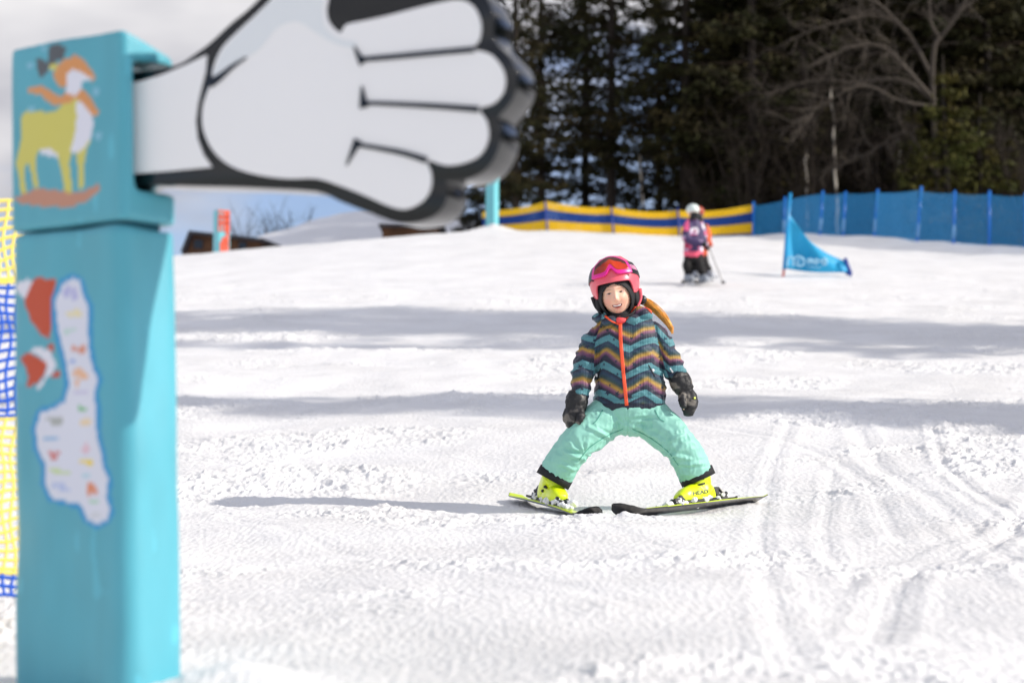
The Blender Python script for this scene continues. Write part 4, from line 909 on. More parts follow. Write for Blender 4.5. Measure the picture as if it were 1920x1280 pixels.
gbot = lambda t: D(14) + D(13) * math.exp(-(t / .15) ** 2) - D(2) * (abs(t) / .8)
gog = band('goggles', -.84, .84, gtop, gbot, .001, .015, M_MAG, girl); gog['_o'] = girl['_o']
g2 = gog.modifiers.new('b', 'BEVEL'); g2.width = .003; g2.segments = 2; g2.limit_method = 'ANGLE'
ltop = lambda t: gtop(t) - D(5) - D(3) * (abs(t) / .8) ** 2; lbot = lambda t: gbot(t) + D(7) + D(2) * math.exp(-(t / .2) ** 2)
def lensp(u, v_):
    k = 1 if v_ < .62 - .5 * (u - .55) ** 2 else 0; c = (222 - 130 * abs(u - .62), 66 - 60 * abs(u - .6), 14) if k else (84, 40, 30)
    return srgb(*[max(0, q) for q in c])
band('lens', -.70, .70, ltop, lbot, .012, .0165, M_LENS, gog, paintf=lensp)
for s in (-1, 1):
    sb = band('strap', s * .84, s * 2.9, lambda t: D(44) - D(12) * (abs(t) - .84), lambda t: D(13) - D(12) * (abs(t) - .84), .0012, .005, M_PLA, gog, n=40, k=4)
M_PNK = mat('pale pink print', srgb(240, 170, 200), .5)
m1 = MB()
for k in range(4):
    t0 = .98 + k * .10; c = []
    for (dt, de) in ((0, 22), (.01, 33), (.04, 34), (.045, 24), (.07, 23)):
        t = t0 + dt; e = D(de) - D(12) * (t - .84); x, y, z = HR[0] * math.cos(e) * math.sin(t), HR[1] * math.sin(e), HR[2] * math.cos(e) * math.cos(t) - .006
        nr = np.array([x / HR[0] ** 2, y / HR[1] ** 2, (z + .006) / HR[2] ** 2]); nr /= np.linalg.norm(nr); c.append(np.array([x, y, z]) + nr * .0055)
    m1.tube(hl(np.array(c)), .0014, 5)
m1.build('strap_print', M_PNK, gog)
# ponytail
m1 = MB(); rs3 = np.random.RandomState(3)
for k in range(90):
    o_ = rs3.normal(0, 1, 3) * np.array([.005, .010, .0065]); sp_ = rs3.uniform(.6, 1.3)
    pts = [C3(1196, 562, .05) + o_ * .6, C3(1214, 568, .06) + o_ * 1.0, C3(1234, 584, .05) + o_ * 1.1, C3(1250, 602, .03) + o_ * .9, C3(1261 + rs3.uniform(-2, 2), 619 + rs3.uniform(-6, 7), .02) + o_ * .35 * sp_]
    m1.tube(cr_spline(np.array(pts), 5), np.concatenate([np.full(17, .0021), np.linspace(.002, .0006, 4)]), 5, cap=False)
m1.build('ponytail', M_HAIR, girl)
# jacket
mb = MB(); s = S_
mb.loft([C3(1180, 753, .03), C3(1181, 730, .02), C3(1179, 700, .015), C3(1177, 660, .015), C3(1175, 632, .02), C3(1171, 612, .03), C3(1167, 600, .035)],
        [67 * s, 66 * s, 63 * s, 60 * s, 60 * s, 54 * s, 36 * s], [.125, .122, .115, .11, .105, .09, .07], X1, seg=40, power=2.4)
mb.loft([C3(1136, 622, .02), C3(1112, 645, .01), C3(1098, 680, -.01), C3(1091, 715, -.035), C3(1087, 738, -.045)], [23 * s, 23 * s, 22 * s, 20.5 * s, 17 * s], [.052, .052, .050, .046, .040], X1)
mb.loft([C3(1212, 618, .02), C3(1238, 640, .015), C3(1254, 672, -.0), C3(1267, 700, -.02), C3(1275, 714, -.025)], [24 * s, 22.5 * s, 21 * s, 19.5 * s, 16 * s], [.052, .05, .048, .044, .038], X1)
for (a, b, dy, r, rt) in ((1126, 598, -.015, (.036, .05, .024), -18), (1144, 602, -.055, (.034, .03, .018), 20), (1204, 589, -.01, (.046, .055, .028), 22), (1186, 600, -.055, (.034, .03, .020), -32), (1168, 588, .10, (.09, .05, .045), 0)):
    mb.ell(C3(a, b, dy), r, rot=np.array(Matrix.Rotation(D(-rt) if a < 1168 else D(rt), 3, 'Y')))
NAVY, TEAL, BLUE, YLO, MAU, DKG = [np.array(srgb(*c)) for c in ((22, 28, 50), (80, 138, 146), (48, 80, 108), (178, 140, 48), (122, 72, 104), (44, 72, 70))]
def ramp(t):
    ks = [0, .25, .2501, .38, .52, .66, .78, .90, .9999]; cs = [TEAL, TEAL, NAVY, BLUE * .62, DKG * .9, YLO, MAU, NAVY, NAVY]
    return np.stack([np.interp(t, ks, [c[i] for c in cs]) for i in range(4)], 1)
STARS = []; rr = random.Random(9)
while len(STARS) < 60:
    a, b = rr.uniform(1070, 1290), rr.uniform(605, 755)
    if all((a - q[0]) ** 2 + (b - q[1]) ** 2 > 160 for q in STARS): STARS.append((a, b, rr.choice((3.0, 4.4, 6.4)), rr.uniform(0, 6)))
def tri(x): x = x % 1.0; return np.abs(x * 2 - 1) * 2 - 1
def jkt_paint(v, n):
    x, y = proj_px(v); back = n[:, 1] > 0
    left = x < np.interp(y, [600, 640, 757], [1128, 1116, 1110]); right = x > np.interp(y, [600, 640, 690, 730], [1224, 1234, 1247, 1262])
    zz = np.where(left, 5.5 * tri((x - 1092) / 46), np.where(right, 7 * tri((x - 1256) / 50 + .5) - (x - 1256) * .25, 9.5 * tri((x - 1140) / 88 + (y - 640) * .0022)))
    arm_y = np.where(left, y + 12 + (x - 1098) * .1, np.where(right, y + 10 - (x - 1256) * .30, y))
    t = ((arm_y + zz - 640 + 3.5 * noise3(v, 9, 31) + 2.0 * np.sin(x * .09)) / 50.0) % 1.0
    c = ramp(t); t2 = np.clip(t + .11 * noise3(v, 16, 33), .2502, .9998); g_ = t > .25; c[g_] = ramp(t2)[g_]
    rib = np.where(t < .27, .96 + .04 * np.sin(x * 2.2), 1.0); c[:, :3] *= rib[:, None]
    for (a, b, r, ph) in STARS:
        k = (np.abs(x - a) < r + 1) & (np.abs(y - b) < r + 1)
        if k.any():
            poly = [(a + (r if i % 2 == 0 else r * .42) * math.cos(ph + i * math.pi / 5), b + (r if i % 2 == 0 else r * .42) * math.sin(ph + i * math.pi / 5)) for i in range(10)]
            kk = np.where(k)[0]; kk = kk[pip(poly, x[kk], y[kk])]; c[kk] = np.array(srgb(24, 38, 62))
    c[y > 756] = NAVY
    return c
def jkt_disp(v, n):
    x, y = proj_px(v); q = np.stack([v[:, 0] * 1.0, v[:, 1], v[:, 2] * 1.6], 1)
    arm = ((x < 1112) | (x > 1246)).astype(float); fold = np.sin(v[:, 2] * 150 + v[:, 0] * 40 + 3 * noise3(v, 18, 2))
    d = .0045 * noise3(q, 22, 1) + .0025 * noise3(q, 48, 5) + arm * .0035 * fold + .0022 * (1 - np.abs(noise3(q, 30, 7)) * 2)
    for (yy, w_) in ((646, 2.2), (697, 2.4), (744, 2.4)): d = d - (1 - arm) * .0035 * np.exp(-((y - yy - 4 * np.sin(x * .05)) / w_) ** 2)
    return d - .007 * np.exp(-((x - np.interp(y, [600, 640, 690, 730], [1226, 1236, 1248, 1262])) / 2.5) ** 2) - .007 * np.exp(-((x - np.interp(y, [600, 640, 757], [1126, 1114, 1109])) / 2.5) ** 2)
jacket = mb.build('jacket', M_JKT, girl); remesh(jacket, .0028, 5, jkt_disp, jkt_paint); jacket['_o'] = girl['_o']
strip(jacket, [(1163, 606), (1164, 640), (1168, 690), (1172, 730), (1175, 760)], 6.5, .003, 'zip', M_ORZ, jacket, 8)
strip(jacket, [(1134, 592), (1145, 601), (1160, 608)], 2.6, .003, 'piping', M_ORZ, jacket); strip(jacket, [(1193, 573), (1182, 588), (1166, 606)], 2.6, .003, 'piping', M_ORZ, jacket); strip(jacket, [(1204, 572), (1216, 580), (1226, 590)], 2.2, .003, 'piping', M_ORZ, jacket)
m1 = MB(); m1.ell(C3(1163, 600, -.062), (.026, .02, .016)); m1.build('fleece_collar', M_COR, girl)
for a, b in ((1119, 703), (1224, 694)):
    q = surf(jacket, a, b, .002); m1 = MB(); m1.ell(q, (.007, .003, .007), seg=16, rings=8); m1.build('snap_button', M_WHB, jacket)
strip(jacket, [(1126, 690), (1120, 712)], 1.6, .0012, 'pocket_zip', M_BLK2, jacket); strip(jacket, [(1216, 684), (1228, 706)], 1.6, .0012, 'pocket_zip', M_BLK2, jacket)
strip(jacket, [(1256, 690), (1262, 698)], 2.2, .002, 'reflective_tab', M_WHB, jacket)
# trousers
mb = MB(); mb.loft([C3(1180, 752, .03), C3(1180, 772, .03), C3(1178, 792, .03)], [64 * s, 66 * s, 50 * s], [.115, .12, .10], X1, seg=36)
mb.loft([C3(1146, 776, .03), C3(1116, 800, -.01), C3(1085, 828, -.045), C3(1060, 861, -.03), C3(1047, 882, -.005)], [35 * s, 36 * s, 33 * s, 31 * s, 32 * s], [.095, .09, .08, .072, .07], X1, power=2.2)
mb.loft([C3(1212, 776, .03), C3(1242, 804, -.01), C3(1272, 832, -.045), C3(1291, 861, -.03), C3(1301, 882, -.01)], [35 * s, 35 * s, 32.5 * s, 31.5 * s, 32.5 * s], [.095, .09, .08, .072, .07], X1, power=2.2)
def trs_disp(v, n):
    x, y = proj_px(v); d = .0035 * noise3(v, 20, 3) + .0030 * (1 - 2 * np.abs(noise3(v * np.array([1, 1, 1.6]) + .02 * noise3(v, 12, 9)[:, None], 21, 4))) + .002 * (1 - 2 * np.abs(noise3(v * np.array([1, 1, .7]), 52, 14)))
    # creases radiating from the crotch, behind the knees and stacked over the boots
    ang = np.arctan2(y - 800, x - 1176); rad = np.hypot(x - 1176, y - 800); d = d + .0018 * np.sin(ang * 11 + noise3(v, 14, 8) * 1.5) * np.exp(-(rad / 62) ** 2) * sstep(4, 18, rad)
    for (cx, cy, k, ph, si) in ((1096, 852, 1, .0, 1), (1252, 862, -1, .9, 1)):
        r2 = np.hypot(x - cx, y - cy); an = np.arctan2(y - cy, x - cx); d = d + .004 * np.sin(an * 9 + ph + noise3(v, 16, 6) * 1.4) * np.exp(-(r2 / 42) ** 2) * sstep(2, 14, r2)
    for (ax, ay, bx_, by, w_, h_) in ((1102, 800, 1148, 822, 3.2, .008), (1056, 846, 1096, 860, 3.2, .009), (1050, 868, 1076, 880, 3, .007), (1256, 826, 1282, 816, 3.2, .008), (1250, 850, 1300, 862, 3.2, .007), (1184, 785, 1232, 783, 2.6, -.005), (1200, 800, 1240, 826, 3.5, .008), (1274, 872, 1322, 868, 3, .006)):
        L2 = (bx_ - ax) ** 2 + (by - ay) ** 2; t = np.clip(((x - ax) * (bx_ - ax) + (y - ay) * (by - ay)) / L2, 0, 1); dd = np.hypot(x - ax - t * (bx_ - ax), y - ay - t * (by - ay)); d = d + h_ * (np.exp(-(dd / w_) ** 2) - .5 * np.exp(-((dd - 2.2 * w_) / w_) ** 2)) * np.sin(np.pi * (.15 + .7 * t))
    d = d - .004 * np.exp(-((x - 1176.5) / 1.6) ** 2) * (y > 765) * (y < 820)
    return d * (n[:, 1] < .5)
trs = mb.build('trousers', M_TRS, girl); remesh(trs, .0032, 5, trs_disp); trs['_o'] = girl['_o']
for (p0, p1) in ((C3(1042, 890, .0), C3(1037, 899, .0)), (C3(1305, 888, -.005), C3(1309, 897, -.005))):
    T = p1 - p0; T /= np.linalg.norm(T); A = X1 - T * T[0]; A /= np.linalg.norm(A); B = np.cross(T, A); n = 48; V = []
    sgn = 1 if p0[0] > .4 else -1
    for (k, e) in ((-.3, 1.0), (1, 1.0), (1, .90), (-.3, .90)):
        for j in range(n):
            t = 2 * math.pi * j / n; q = p0 + (p1 - p0) * k * 1.3; V.append(q + A * 34 * s * e * math.cos(t) + B * .074 * e * math.sin(t) + np.array([0, 0, .0]))
    # tilt the hem as in a leg leaning outwards
    V = np.array(V); f = [(r * n + j, r * n + (j + 1) % n, ((r + 1) % 4) * n + (j + 1) % n, ((r + 1) % 4) * n + j) for r in range(4) for j in range(n)]
    m1 = MB(); m1.add(V, f); hm = m1.build('hem', M_BLK2, trs)
for pts in ([(1130, 768), (1120, 786), (1112, 794)], [(1228, 768), (1236, 784), (1246, 790)]): strip(trs, pts, 1.4, .001, 'pocket_seam', M_TSEAM, trs)
for pts in ([(1168, 804), (1138, 817), (1106, 838), (1086, 862)], [(1186, 804), (1218, 820), (1252, 846), (1272, 872)]): strip(trs, pts, 1.2, .001, 'leg_seam', M_TSEAM, trs)
# mittens
def camo(v, n):
    a = noise3(v, 34, 12) + .5 * noise3(v, 70, 13); c = np.tile(np.array(srgb(26, 26, 28)), (len(v), 1)); c[a > .22] = srgb(62, 60, 58); c[a > .5] = srgb(112, 106, 98); c[a < -.45] = srgb(12, 12, 14); return c
def mit_disp(v, n): return .003 * noise3(v, 50, 3) + .002 * (1 - 2 * np.abs(noise3(v * np.array([1, 1, 2]), 40, 5)))
for (cuff, cr_, hnd, hr, th_) in (([C3(1083, 738, -.045), C3(1081, 752, -.05), C3(1080, 764, -.055)], [18, 21, 18.5], [C3(1079, 764, -.055), C3(1075, 778, -.06), C3(1072, 792, -.065), C3(1070, 799, -.065)], [15, 19, 15.5, 9], [C3(1088, 768, -.08), C3(1089, 782, -.1), C3(1084, 792, -.105)]),
                                  ([C3(1271, 706, -.03), C3(1277, 718, -.035), C3(1284, 730, -.035)], [18.5, 20.5, 17.5], [C3(1284, 733, -.035), C3(1290, 748, -.04), C3(1292, 763, -.045), C3(1291, 776, -.045)], [14.5, 18, 16, 9], [C3(1280, 740, -.06), C3(1279, 752, -.08), C3(1283, 762, -.09)])):
    mb = MB(); mb.loft(cuff, [q * s for q in cr_], [q * s * .9 for q in cr_], X1); mb.loft(hnd, [q * s for q in hr], [.030, .034, .028, .018], X1); mb.loft(th_, [.017, .0165, .012], [.016, .015, .011], X1)
    o = mb.build('mitten', M_CAMO, girl); remesh(o, .0026, 3, mit_disp, camo)
    o['_o'] = girl['_o']
    if cuff[0][0] > .4: strip(o, [(1301, 746), (1304, 746)], 3, .002, 'lime_tag', M_NEON, o)
# skis and boots
def ski(tail, tip, outer, label, name='ski', W=.080, roll=24, lift=.0, boot=True, tint=None):
    t = tip - tail; Ls = np.linalg.norm(t); t = t / Ls; lat = np.cross(t, np.array([0, 0, 1.0])); lat /= np.linalg.norm(lat)
    if np.dot(lat, outer) < 0: lat = -lat
    up = np.cross(lat, t); up = up if up[2] > 0 else -up; a = D(roll); lat2 = lat * math.cos(a) + up * math.sin(a); up2 = up * math.cos(a) - lat * math.sin(a)
    org = (tail + tip) / 2; rt = empty(name, org, label, 'ski'); n = 60; V = []; Cc = []
    YT = srgb(214, 236, 40) if tint is None else tint; BK = srgb(16, 16, 18)
    for i in range(n + 1):
        u = i / n; wd = W * (.5 + .10 * math.cos(u * 2 * math.pi)) * (1.0 if u < .93 else math.sqrt(max(.02, 1 - ((u - .93) / .07) ** 2))) * (1 if u > .02 else .75) + (.06 * W if .7 < u < .95 else 0)
        z = .052 * max(0, (u - .86) / .14) ** 1.6 + .012 * max(0, (.05 - u) / .05) + .004 * math.sin(u * math.pi); th = .013 * (.45 + .55 * math.sin(math.pi * min(1, max(0, u)) ** .9))
        c = tail + t * Ls * u + up2 * z + up2 * (W * .5 * math.sin(a) + lift)
        for (l, h_, k) in ((-1, 0, 0), (1, 0, 0), (1, .5, 0), (1, .55, 1), (.88, 1, 1), (-.88, 1, 1), (-1, .55, 1), (-1, .5, 0)):
            V.append(c + lat2 * wd * l + up2 * th * h_); Cc.append(BK if (k == 0 or u > .86) else YT)
    f = [(i * 8 + j, i * 8 + (j + 1) % 8, (i + 1) * 8 + (j + 1) % 8, (i + 1) * 8 + j) for i in range(n) for j in range(8)] + [tuple(range(8))[::-1], tuple(n * 8 + j for j in range(8))]
    mb = MB(); mb.add(np.array(V), f); mb.c[-1] = np.array(Cc); o = mb.build('ski_body', M_SKI, rt, smooth=False)
    mid = tail + t * Ls * .44 + up2 * (W * .5 * math.sin(a) + .014 + lift)
    return rt, mid, t, lat2, up2
M_SKI = mat('ski laminate', attr=True, rough=.3, coat=.3)
def snowlump(mb, c, r, seed, sq=(1, 1, .7)):
    n0 = mb.n; mb.ell(c, np.array(sq) * r, seg=18, rings=12); v = mb.v[-1]; d = v - c; mb.v[-1] = c + d * (1 + .35 * noise3(v, .9 / r, seed) + .15 * noise3(v, 2.2 / r, seed + 1))[:, None]
def child_boot(mid, t, lat, up, shin_top, seed, outer_s):
    fr = lambda x, y, z: mid + t * x + lat * y + up * z
    mb = MB(); an = fr(-.035, 0, .075)
    mb.loft([fr(-.075, 0, .045), fr(-.03, 0, .05), fr(.03, 0, .048), fr(.085, 0, .042), fr(.118, 0, .034)], [.034, .038, .040, .040, .030], [.040, .046, .042, .034, .024], lat, power=2.6)
    st = shin_top; mid2 = an * .5 + st * .5
    mb.loft([fr(-.038, 0, .05), an * .8 + mid2 * .2 + t * .006, mid2, st], [.044, .046, .050, .056], [.050, .052, .050, .054], lat, power=2.4)
    o = mb.build('ski_boot', M_NEON, girl); remesh(o, .0028, 4, lambda v, n: .0012 * noise3(v, 40, 2)); o['_o'] = girl['_o']
    m1 = MB(); m1.loft([fr(-.09, 0, .008), fr(0, 0, .008), fr(.12, 0, .008)], [.030, .032, .030], [.011, .011, .011], lat, power=4); m1.build('sole', M_PLA, o)
    for (q, al, nm) in ((.28, .9, 'buckle'), (.72, .9, 'buckle')):
        c = an * (1 - q) + st * q; m1 = MB(); axis = st - an; axis /= np.linalg.norm(axis); fw = t - axis * np.dot(t, axis); fw /= np.linalg.norm(fw); la = np.cross(axis, fw)
        pts = [c + (fw * math.cos(w_) * (.056 + .004 * q) + la * math.sin(w_) * (.052 + .006 * q)) for w_ in np.linspace(-.9, 1.2, 9)]
        m1.tube(pts, .0042, 6); 
        for w_ in (-.9, -.55): m1.ell(c + fw * math.cos(w_) * .058 + la * math.sin(w_) * .058, (.009, .009, .007), seg=10, rings=6)
        m1.build(nm, M_PLA, o)
    m1 = MB(); m1.loft([an - t * .045 + up * .0, mid2 - t * .052, st - t * .050 + up * .012], [.014, .012, .010], [.008, .008, .008], lat); m1.build('spine', M_PLA, o)
    return o, an
def bindings(rt, mid, t, lat, up, seed):
    fr = lambda x, y, z: mid + t * x + lat * y + up * z; Rm = np.stack([t, lat, up], 1)
    m1 = MB(); m1.box(fr(.15, 0, .016), (.05, .052, .030), rot=Rm); m1.box(fr(.125, .022, .03), (.03, .012, .022), rot=Rm); m1.box(fr(.125, -.022, .03), (.03, .012, .022), rot=Rm); m1.tube([fr(.16, 0, .03), fr(.178, 0, .022), fr(.19, 0, .004)], .010, 8)
    o = m1.build('toe_binding', M_PLA, rt, smooth=False); b = o.modifiers.new('b', 'BEVEL'); b.width = .004; b.segments = 2
    m1 = MB(); m1.box(fr(-.125, 0, .016), (.06, .050, .030), rot=Rm); m1.box(fr(-.108, 0, .045), (.022, .04, .04), rot=Rm); m1.tube(cr_spline(np.array([fr(-.12, 0, .05), fr(-.145, 0, .062), fr(-.17, 0, .036), fr(-.185, 0, .040)]), 4), .0085, 8)
    m1.tube([fr(-.15, .02, .008), fr(-.215, .02, .008)], .004, 6); m1.tube([fr(-.15, -.02, .008), fr(-.215, -.02, .008)], .004, 6); m1.tube([fr(-.215, -.024, .010), fr(-.215, .024, .010)], .005, 6)
    o = m1.build('heel_binding', M_PLA, rt, smooth=False); b = o.modifiers.new('b', 'BEVEL'); b.width = .004; b.segments = 2
    r5 = random.Random(seed); m1 = MB()
    for k in range(34):
        x = r5.uniform(-.13, .22); y = r5.choice((-1, 1)) * r5.uniform(.012, .036); z = r5.uniform(.004, .030); snowlump(m1, fr(x, y, z), r5.uniform(.007, .020), k)
    for k in range(5): snowlump(m1, fr(.13 + .03 * k, r5.uniform(-.02, .02), .022 - .004 * k), .016, 50 + k)
    o = m1.build('packed_snow', M_SNOW2, rt); remesh(o, .003, 1, lambda v, n: .004 * noise3(v, 90, 3) + .003 * noise3(v, 190, 4))
X2 = np.array([1.0, 0, 0])
SKR = ski(C3(1434, 945, .22), C3(1160, 976, -.41), np.array([.6, -.64, 0]), 'yellow topped ski with black base on the right, its tip pointing left')
SKL = ski(C3(966, 936, .40), C3(1114, 979, -.44), np.array([-.8, -.4, 0]), 'yellow ski left of the other, its black tip pointing right', roll=11)
LST, RST = C3(1041, 893, .0), C3(1307, 893, -.005)
bl_, anl = child_boot(SKL[1], *SKL[2:5], LST, 1, -1); br_, anr = child_boot(SKR[1], *SKR[2:5], RST, 2, 1)
for q in (SKL, SKR): bindings(q[0], *q[1:5], 7 if q is SKL else 12)
# maker's word on the boot
def text_mesh(body_, px0, py0, w_px, ang, o, m, parent, name, off=.0012, hs=1.0):
    cu = bpy.data.curves.new('t', 'FONT'); cu.body = body_; cu.offset = .018; to = bpy.data.objects.new('t', cu); COL.objects.link(to)
    dg = bpy.context.evaluated_depsgraph_get(); dg.update(); me = bpy.data.meshes.new_from_object(to.evaluated_get(dg)); bpy.data.objects.remove(to)
    import bmesh
    bm = bmesh.new(); bm.from_mesh(me); bmesh.ops.triangulate(bm, faces=bm.faces); bmesh.ops.subdivide_edges(bm, edges=[e for e in bm.edges if e.calc_length() > .12], cuts=2, use_grid_fill=True); bm.to_mesh(me); bm.free()
    v = np.array([q.co[:] for q in me.vertices]); sc = w_px / (v[:, 0].max() - v[:, 0].min()); u = (v[:, 0] - v[:, 0].min()) * sc; w2 = v[:, 1] * sc * hs; ca, sa = math.cos(ang), math.sin(ang)
    out = []
    last = surf(o, px0 + w_px / 2, py0 - 3, off)
    for a, b in zip(u, w2):
        q = surf(o, px0 + a * ca - b * sa, py0 - a * sa - b * ca, off)
        if q is None or (last is not None and abs(q[1] - last[1]) > .05): q = P(px0 + a * ca - b * sa, py0 - a * sa - b * ca, last[1]) if last is not None else None
        out.append(q); last = q
    mb = MB(); mb.add(np.array(out), [tuple(p.vertices) for p in me.polygons]); bpy.data.meshes.remove(me)
    r = mb.build(name, m, parent, smooth=False); sm = r.modifiers.new('t', 'SOLIDIFY'); sm.thickness = .0012; sm.offset = 0
text_mesh('HEAD', 1300, 928, 29, D(9), br_, M_GRYP, br_, 'lettering', hs=.85)

# ------------------------------------------------------------------ two skiers behind
FD = 32.0; F3 = lambda a, b, dy=0.0: P(a, b, FD + dy); fs = FD / F_PX
M_FJ = mat('patterned pink jacket', attr=True, rough=.6); M_BTR = mat('black ski trousers', (.011, .010, .010, 1), .85, var=.3, var_scale=6); M_FH = mat('pale helmet', srgb(220, 232, 226), .35)
M_GOG = mat('dark goggle lens', (.02, .025, .025, 1), .15); M_GBOOT = mat('grey boots', srgb(158, 164, 172), .5, var=.3, var_scale=12); M_POLE = mat('grey pole', srgb(150, 146, 142), .35); M_OJ = mat('orange brown jacket', attr=True, rough=.6)
def far_skier(x0, y0, sc, dep, label, jpaint, jm, hm, facing, leg_c, skis_lab, grp=None):
    "x0, y0: foot pixel; sc scales the figure"
    f0 = P(x0, y0, dep); lift = max(gz(f0[0] + q * .12, f0[1] + r) for q in (-2, -1, 0, 1, 2) for r in (-.4, 0, .4)) - f0[2] + .03
    Q3 = lambda a, b, dy=0.0: P(x0 + a * sc, y0 + b * sc, dep + dy) + np.array([0, 0, lift * max(0.0, min(1.0, (b + 60) / 40))]); k = dep / F_PX * sc
    rt = empty('person', Q3(0, 0), label, 'person'); rt['_o'] = [float(q) for q in Q3(0, 0)]
    legs = ([(-7, -72), (-10, -54), (-13, -40), (-11, -24), (-10, -15)], [(5, -72), (8, -52), (11, -38), (14, -24), (18, -15)])
    arm = [(-10, -128), (-14, -112), (-12, -100), (4, -93), (17, -92)] if facing > 0 else [(8, -128), (14, -112), (14, -100), (10, -90), (14, -86)]
    mb = MB(); mb.ell(Q3(-2, -151), (9.5 * k, 11 * k, 12 * k)); mb.ell(Q3(4 * facing, -150, -9 * k), (2 * k, 3 * k, 3 * k), seg=10, rings=8)
    mb.loft([Q3(-2, -146), Q3(-2, -132)], [5 * k, 6 * k], [5 * k, 6 * k], X1); mb.loft([Q3(-2, -134), Q3(-1, -110), Q3(-1, -76)], [11 * k, 12 * k, 12 * k], [8 * k, 9 * k, 9 * k], X1)
    for L in legs: mb.loft([Q3(a, b, -.05 * (i == 2)) for i, (a, b) in enumerate(L)], [8 * k, 7 * k, 6 * k, 5 * k, 4 * k], [8 * k, 7 * k, 6 * k, 5 * k, 4 * k], X1)
    mb.loft([Q3(a, b, -.12 - .02 * i) for i, (a, b) in enumerate(arm)], [4 * k] * 5, [4 * k] * 5, X1); mb.loft([Q3(arm[-1][0], arm[-1][1], -.2), Q3(arm[-1][0] + 4, arm[-1][1] + 3, -.2)], [3.6 * k, 3.2 * k], [2.4 * k, 2.2 * k], X1)
    o = mb.build('body', M_SKIN, rt); remesh(o, .012, 3, None, lambda v, n: np.tile(np.array(SK), (len(v), 1)))
    mb = MB(); mb.loft([Q3(-1, -70), Q3(-1, -90), Q3(-1, -115), Q3(-2, -130), Q3(-2, -138)], [17.5 * k, 18 * k, 18 * k, 15 * k, 8 * k], [.13, .14, .14, .12, .08], X1)
    mb.loft([Q3(a, b, -.11 - .02 * i) for i, (a, b) in enumerate(arm)], [8 * k, 7.8 * k, 7.2 * k, 6.5 * k, 5.5 * k], [.065, .065, .06, .055, .05], X1)
    mb.loft([Q3(11, -128, .1), Q3(17, -110, .1), Q3(18, -96, .04), Q3(22, -90, 0)], [7.5 * k, 7 * k, 6.5 * k, 5.5 * k], [.06, .06, .055, .05], X1)
    o = mb.build('jacket', jm, rt); remesh(o, .012, 3, lambda v, n: .010 * noise3(v, 9, 3), jpaint)
    mb = MB(); mb.loft([Q3(-1, -72), Q3(-1, -62)], [16 * k, 15 * k], [.12, .12], X1)
    for L in legs: mb.loft([Q3(a, b, -.06 * (i == 2)) for i, (a, b) in enumerate(L)], [11 * k, 9.5 * k, 8.5 * k, 8 * k, 8 * k], [.11, .10, .09, .085, .085], X1)
    o = mb.build('trousers', leg_c, rt); remesh(o, .013, 3, lambda v, n: .014 * noise3(v, 7, 4))
    m1 = MB(); m1.ell(Q3(-2, -156, .01), (12.5 * k, 14 * k, 11 * k)); hh = m1.build('helmet', hm, rt)
    m1 = MB(); m1.ell(Q3(2 * facing, -147, -7 * k), (10 * k, 7 * k, 5 * k)); m1.build('goggles', M_GOG, rt)
    m1 = MB(); m1.ell(Q3(-1, -139, -3 * k), (9 * k, 10 * k, 5.5 * k)); m1.build('neck_warmer', M_BLK2, rt)
    m1 = MB(); m1.ell(Q3(arm[-1][0] + 2, arm[-1][1] + 1, -.2), (6 * k, 6 * k, 6 * k)); m1.build('glove', M_BLK2, rt)
    for (a, b) in ((-9, -6), (19, -6)):
        m1 = MB(); m1.loft([Q3(a - 5, b, .0), Q3(a + 1, b, -.05), Q3(a + 6, b + 2, -.14)], [.055, .055, .045], [.07, .065, .04], X1); m1.build('ski_boot', M_GBOOT, rt)
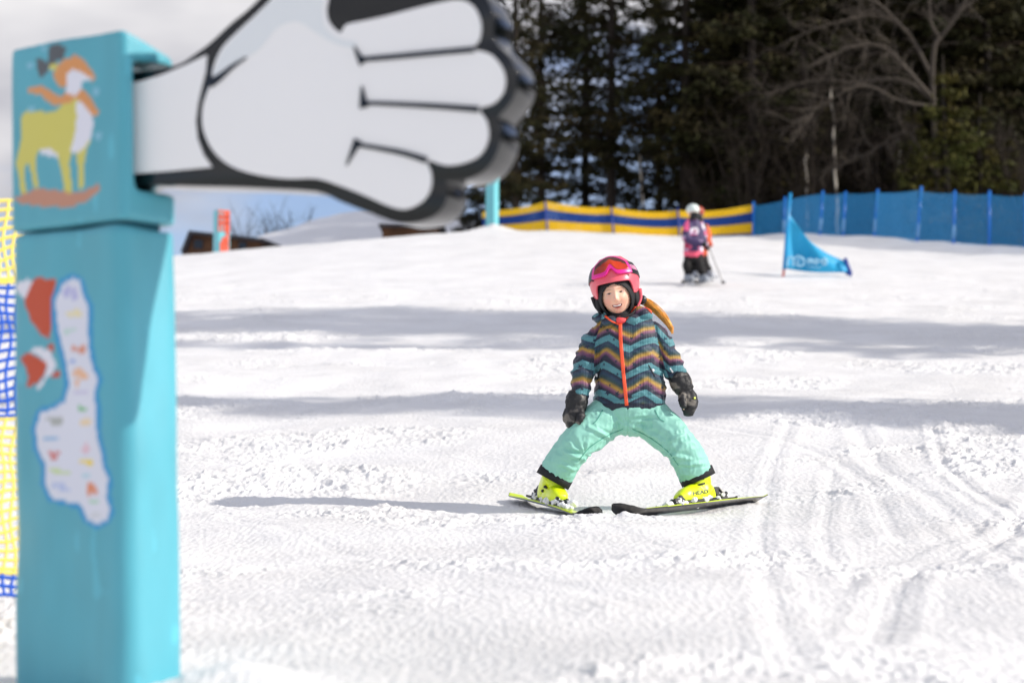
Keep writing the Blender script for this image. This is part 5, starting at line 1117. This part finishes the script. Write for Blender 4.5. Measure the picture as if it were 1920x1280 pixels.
    for (a, b, w1) in ((-6, 2, 'nearer the picture\'s left'), (18, 2, 'nearer the picture\'s right')):
        ski(Q3(a + 16, b - 3, .42), Q3(a - 14, b + 3, -.42), np.array([.5, -.5, 0]), skis_lab % w1, W=.075, roll=4, tint=srgb(70, 74, 84))
    return rt
def pjp(v, n):
    x, y = proj_px(v); a = noise3(v, 11, 21); b = noise3(v, 9, 23); c = np.tile(np.array(srgb(226, 92, 132)), (len(v), 1)); c[a > -.05] = srgb(186, 160, 200); c[a > .3] = srgb(240, 232, 240); c[b > .02] = srgb(64, 48, 92); c[b < -.42] = srgb(170, 40, 84)
    c[(y > 471)] = srgb(250, 96, 126); c[(x < 1292) & (y < 432)] = srgb(250, 100, 150); return c
def ojp(v, n):
    x, y = proj_px(v); c = np.tile(np.array(srgb(70, 52, 42)), (len(v), 1)); c[(x > 1324.5 + 2 * noise3(v, 5, 2))] = srgb(226, 92, 40); c[y > 450] = srgb(200, 84, 44); return c
far_skier(1301, 549, 1.0, 30.2, 'skier in a pink patterned jacket, white helmet and black trousers on the slope', pjp, M_FJ, M_FH, 1, M_BTR, 'grey ski under the pink skier\'s boot, the one %s')
M_OH = mat('orange helmet', srgb(170, 70, 40), .4)
far_skier(1311, 545, .95, 31.0, 'skier in a brown and orange jacket mostly hidden behind the pink skier', ojp, M_OJ, M_OH, -1, M_BTR, 'grey ski under the hidden orange skier, the one %s')
for (a, b, c, d_, lb) in ((1326, 455, 1356, 531, 'long slanting grey ski pole right of the pink skier'), (1322, 460, 1333, 512, 'upright grey ski pole between the pink skier and the slanting pole')):
    dd = 30.5 if a > 1325 else 31.2; rt = empty('ski_pole', P(c, d_, dd), lb, 'ski pole'); m1 = MB(); m1.tube([P(a - 1, b - 3, dd - .2), P(c, d_, dd)], .008 if a > 1325 else .008, 6); m1.build('shaft', M_POLE, rt); m1 = MB(); m1.ell(P(c, d_ - 1.5, dd), (.035, .035, .022), seg=12, rings=8); m1.build('basket', M_PLA, rt)
    m1 = MB(); m1.tube([P(a - 2, b - 6, dd - .2), P(a, b + 6, dd - .2)], .017, 8); m1.build('grip', M_PLA, rt)

o = build_snow(); o.data.materials.append(M_SNOW)
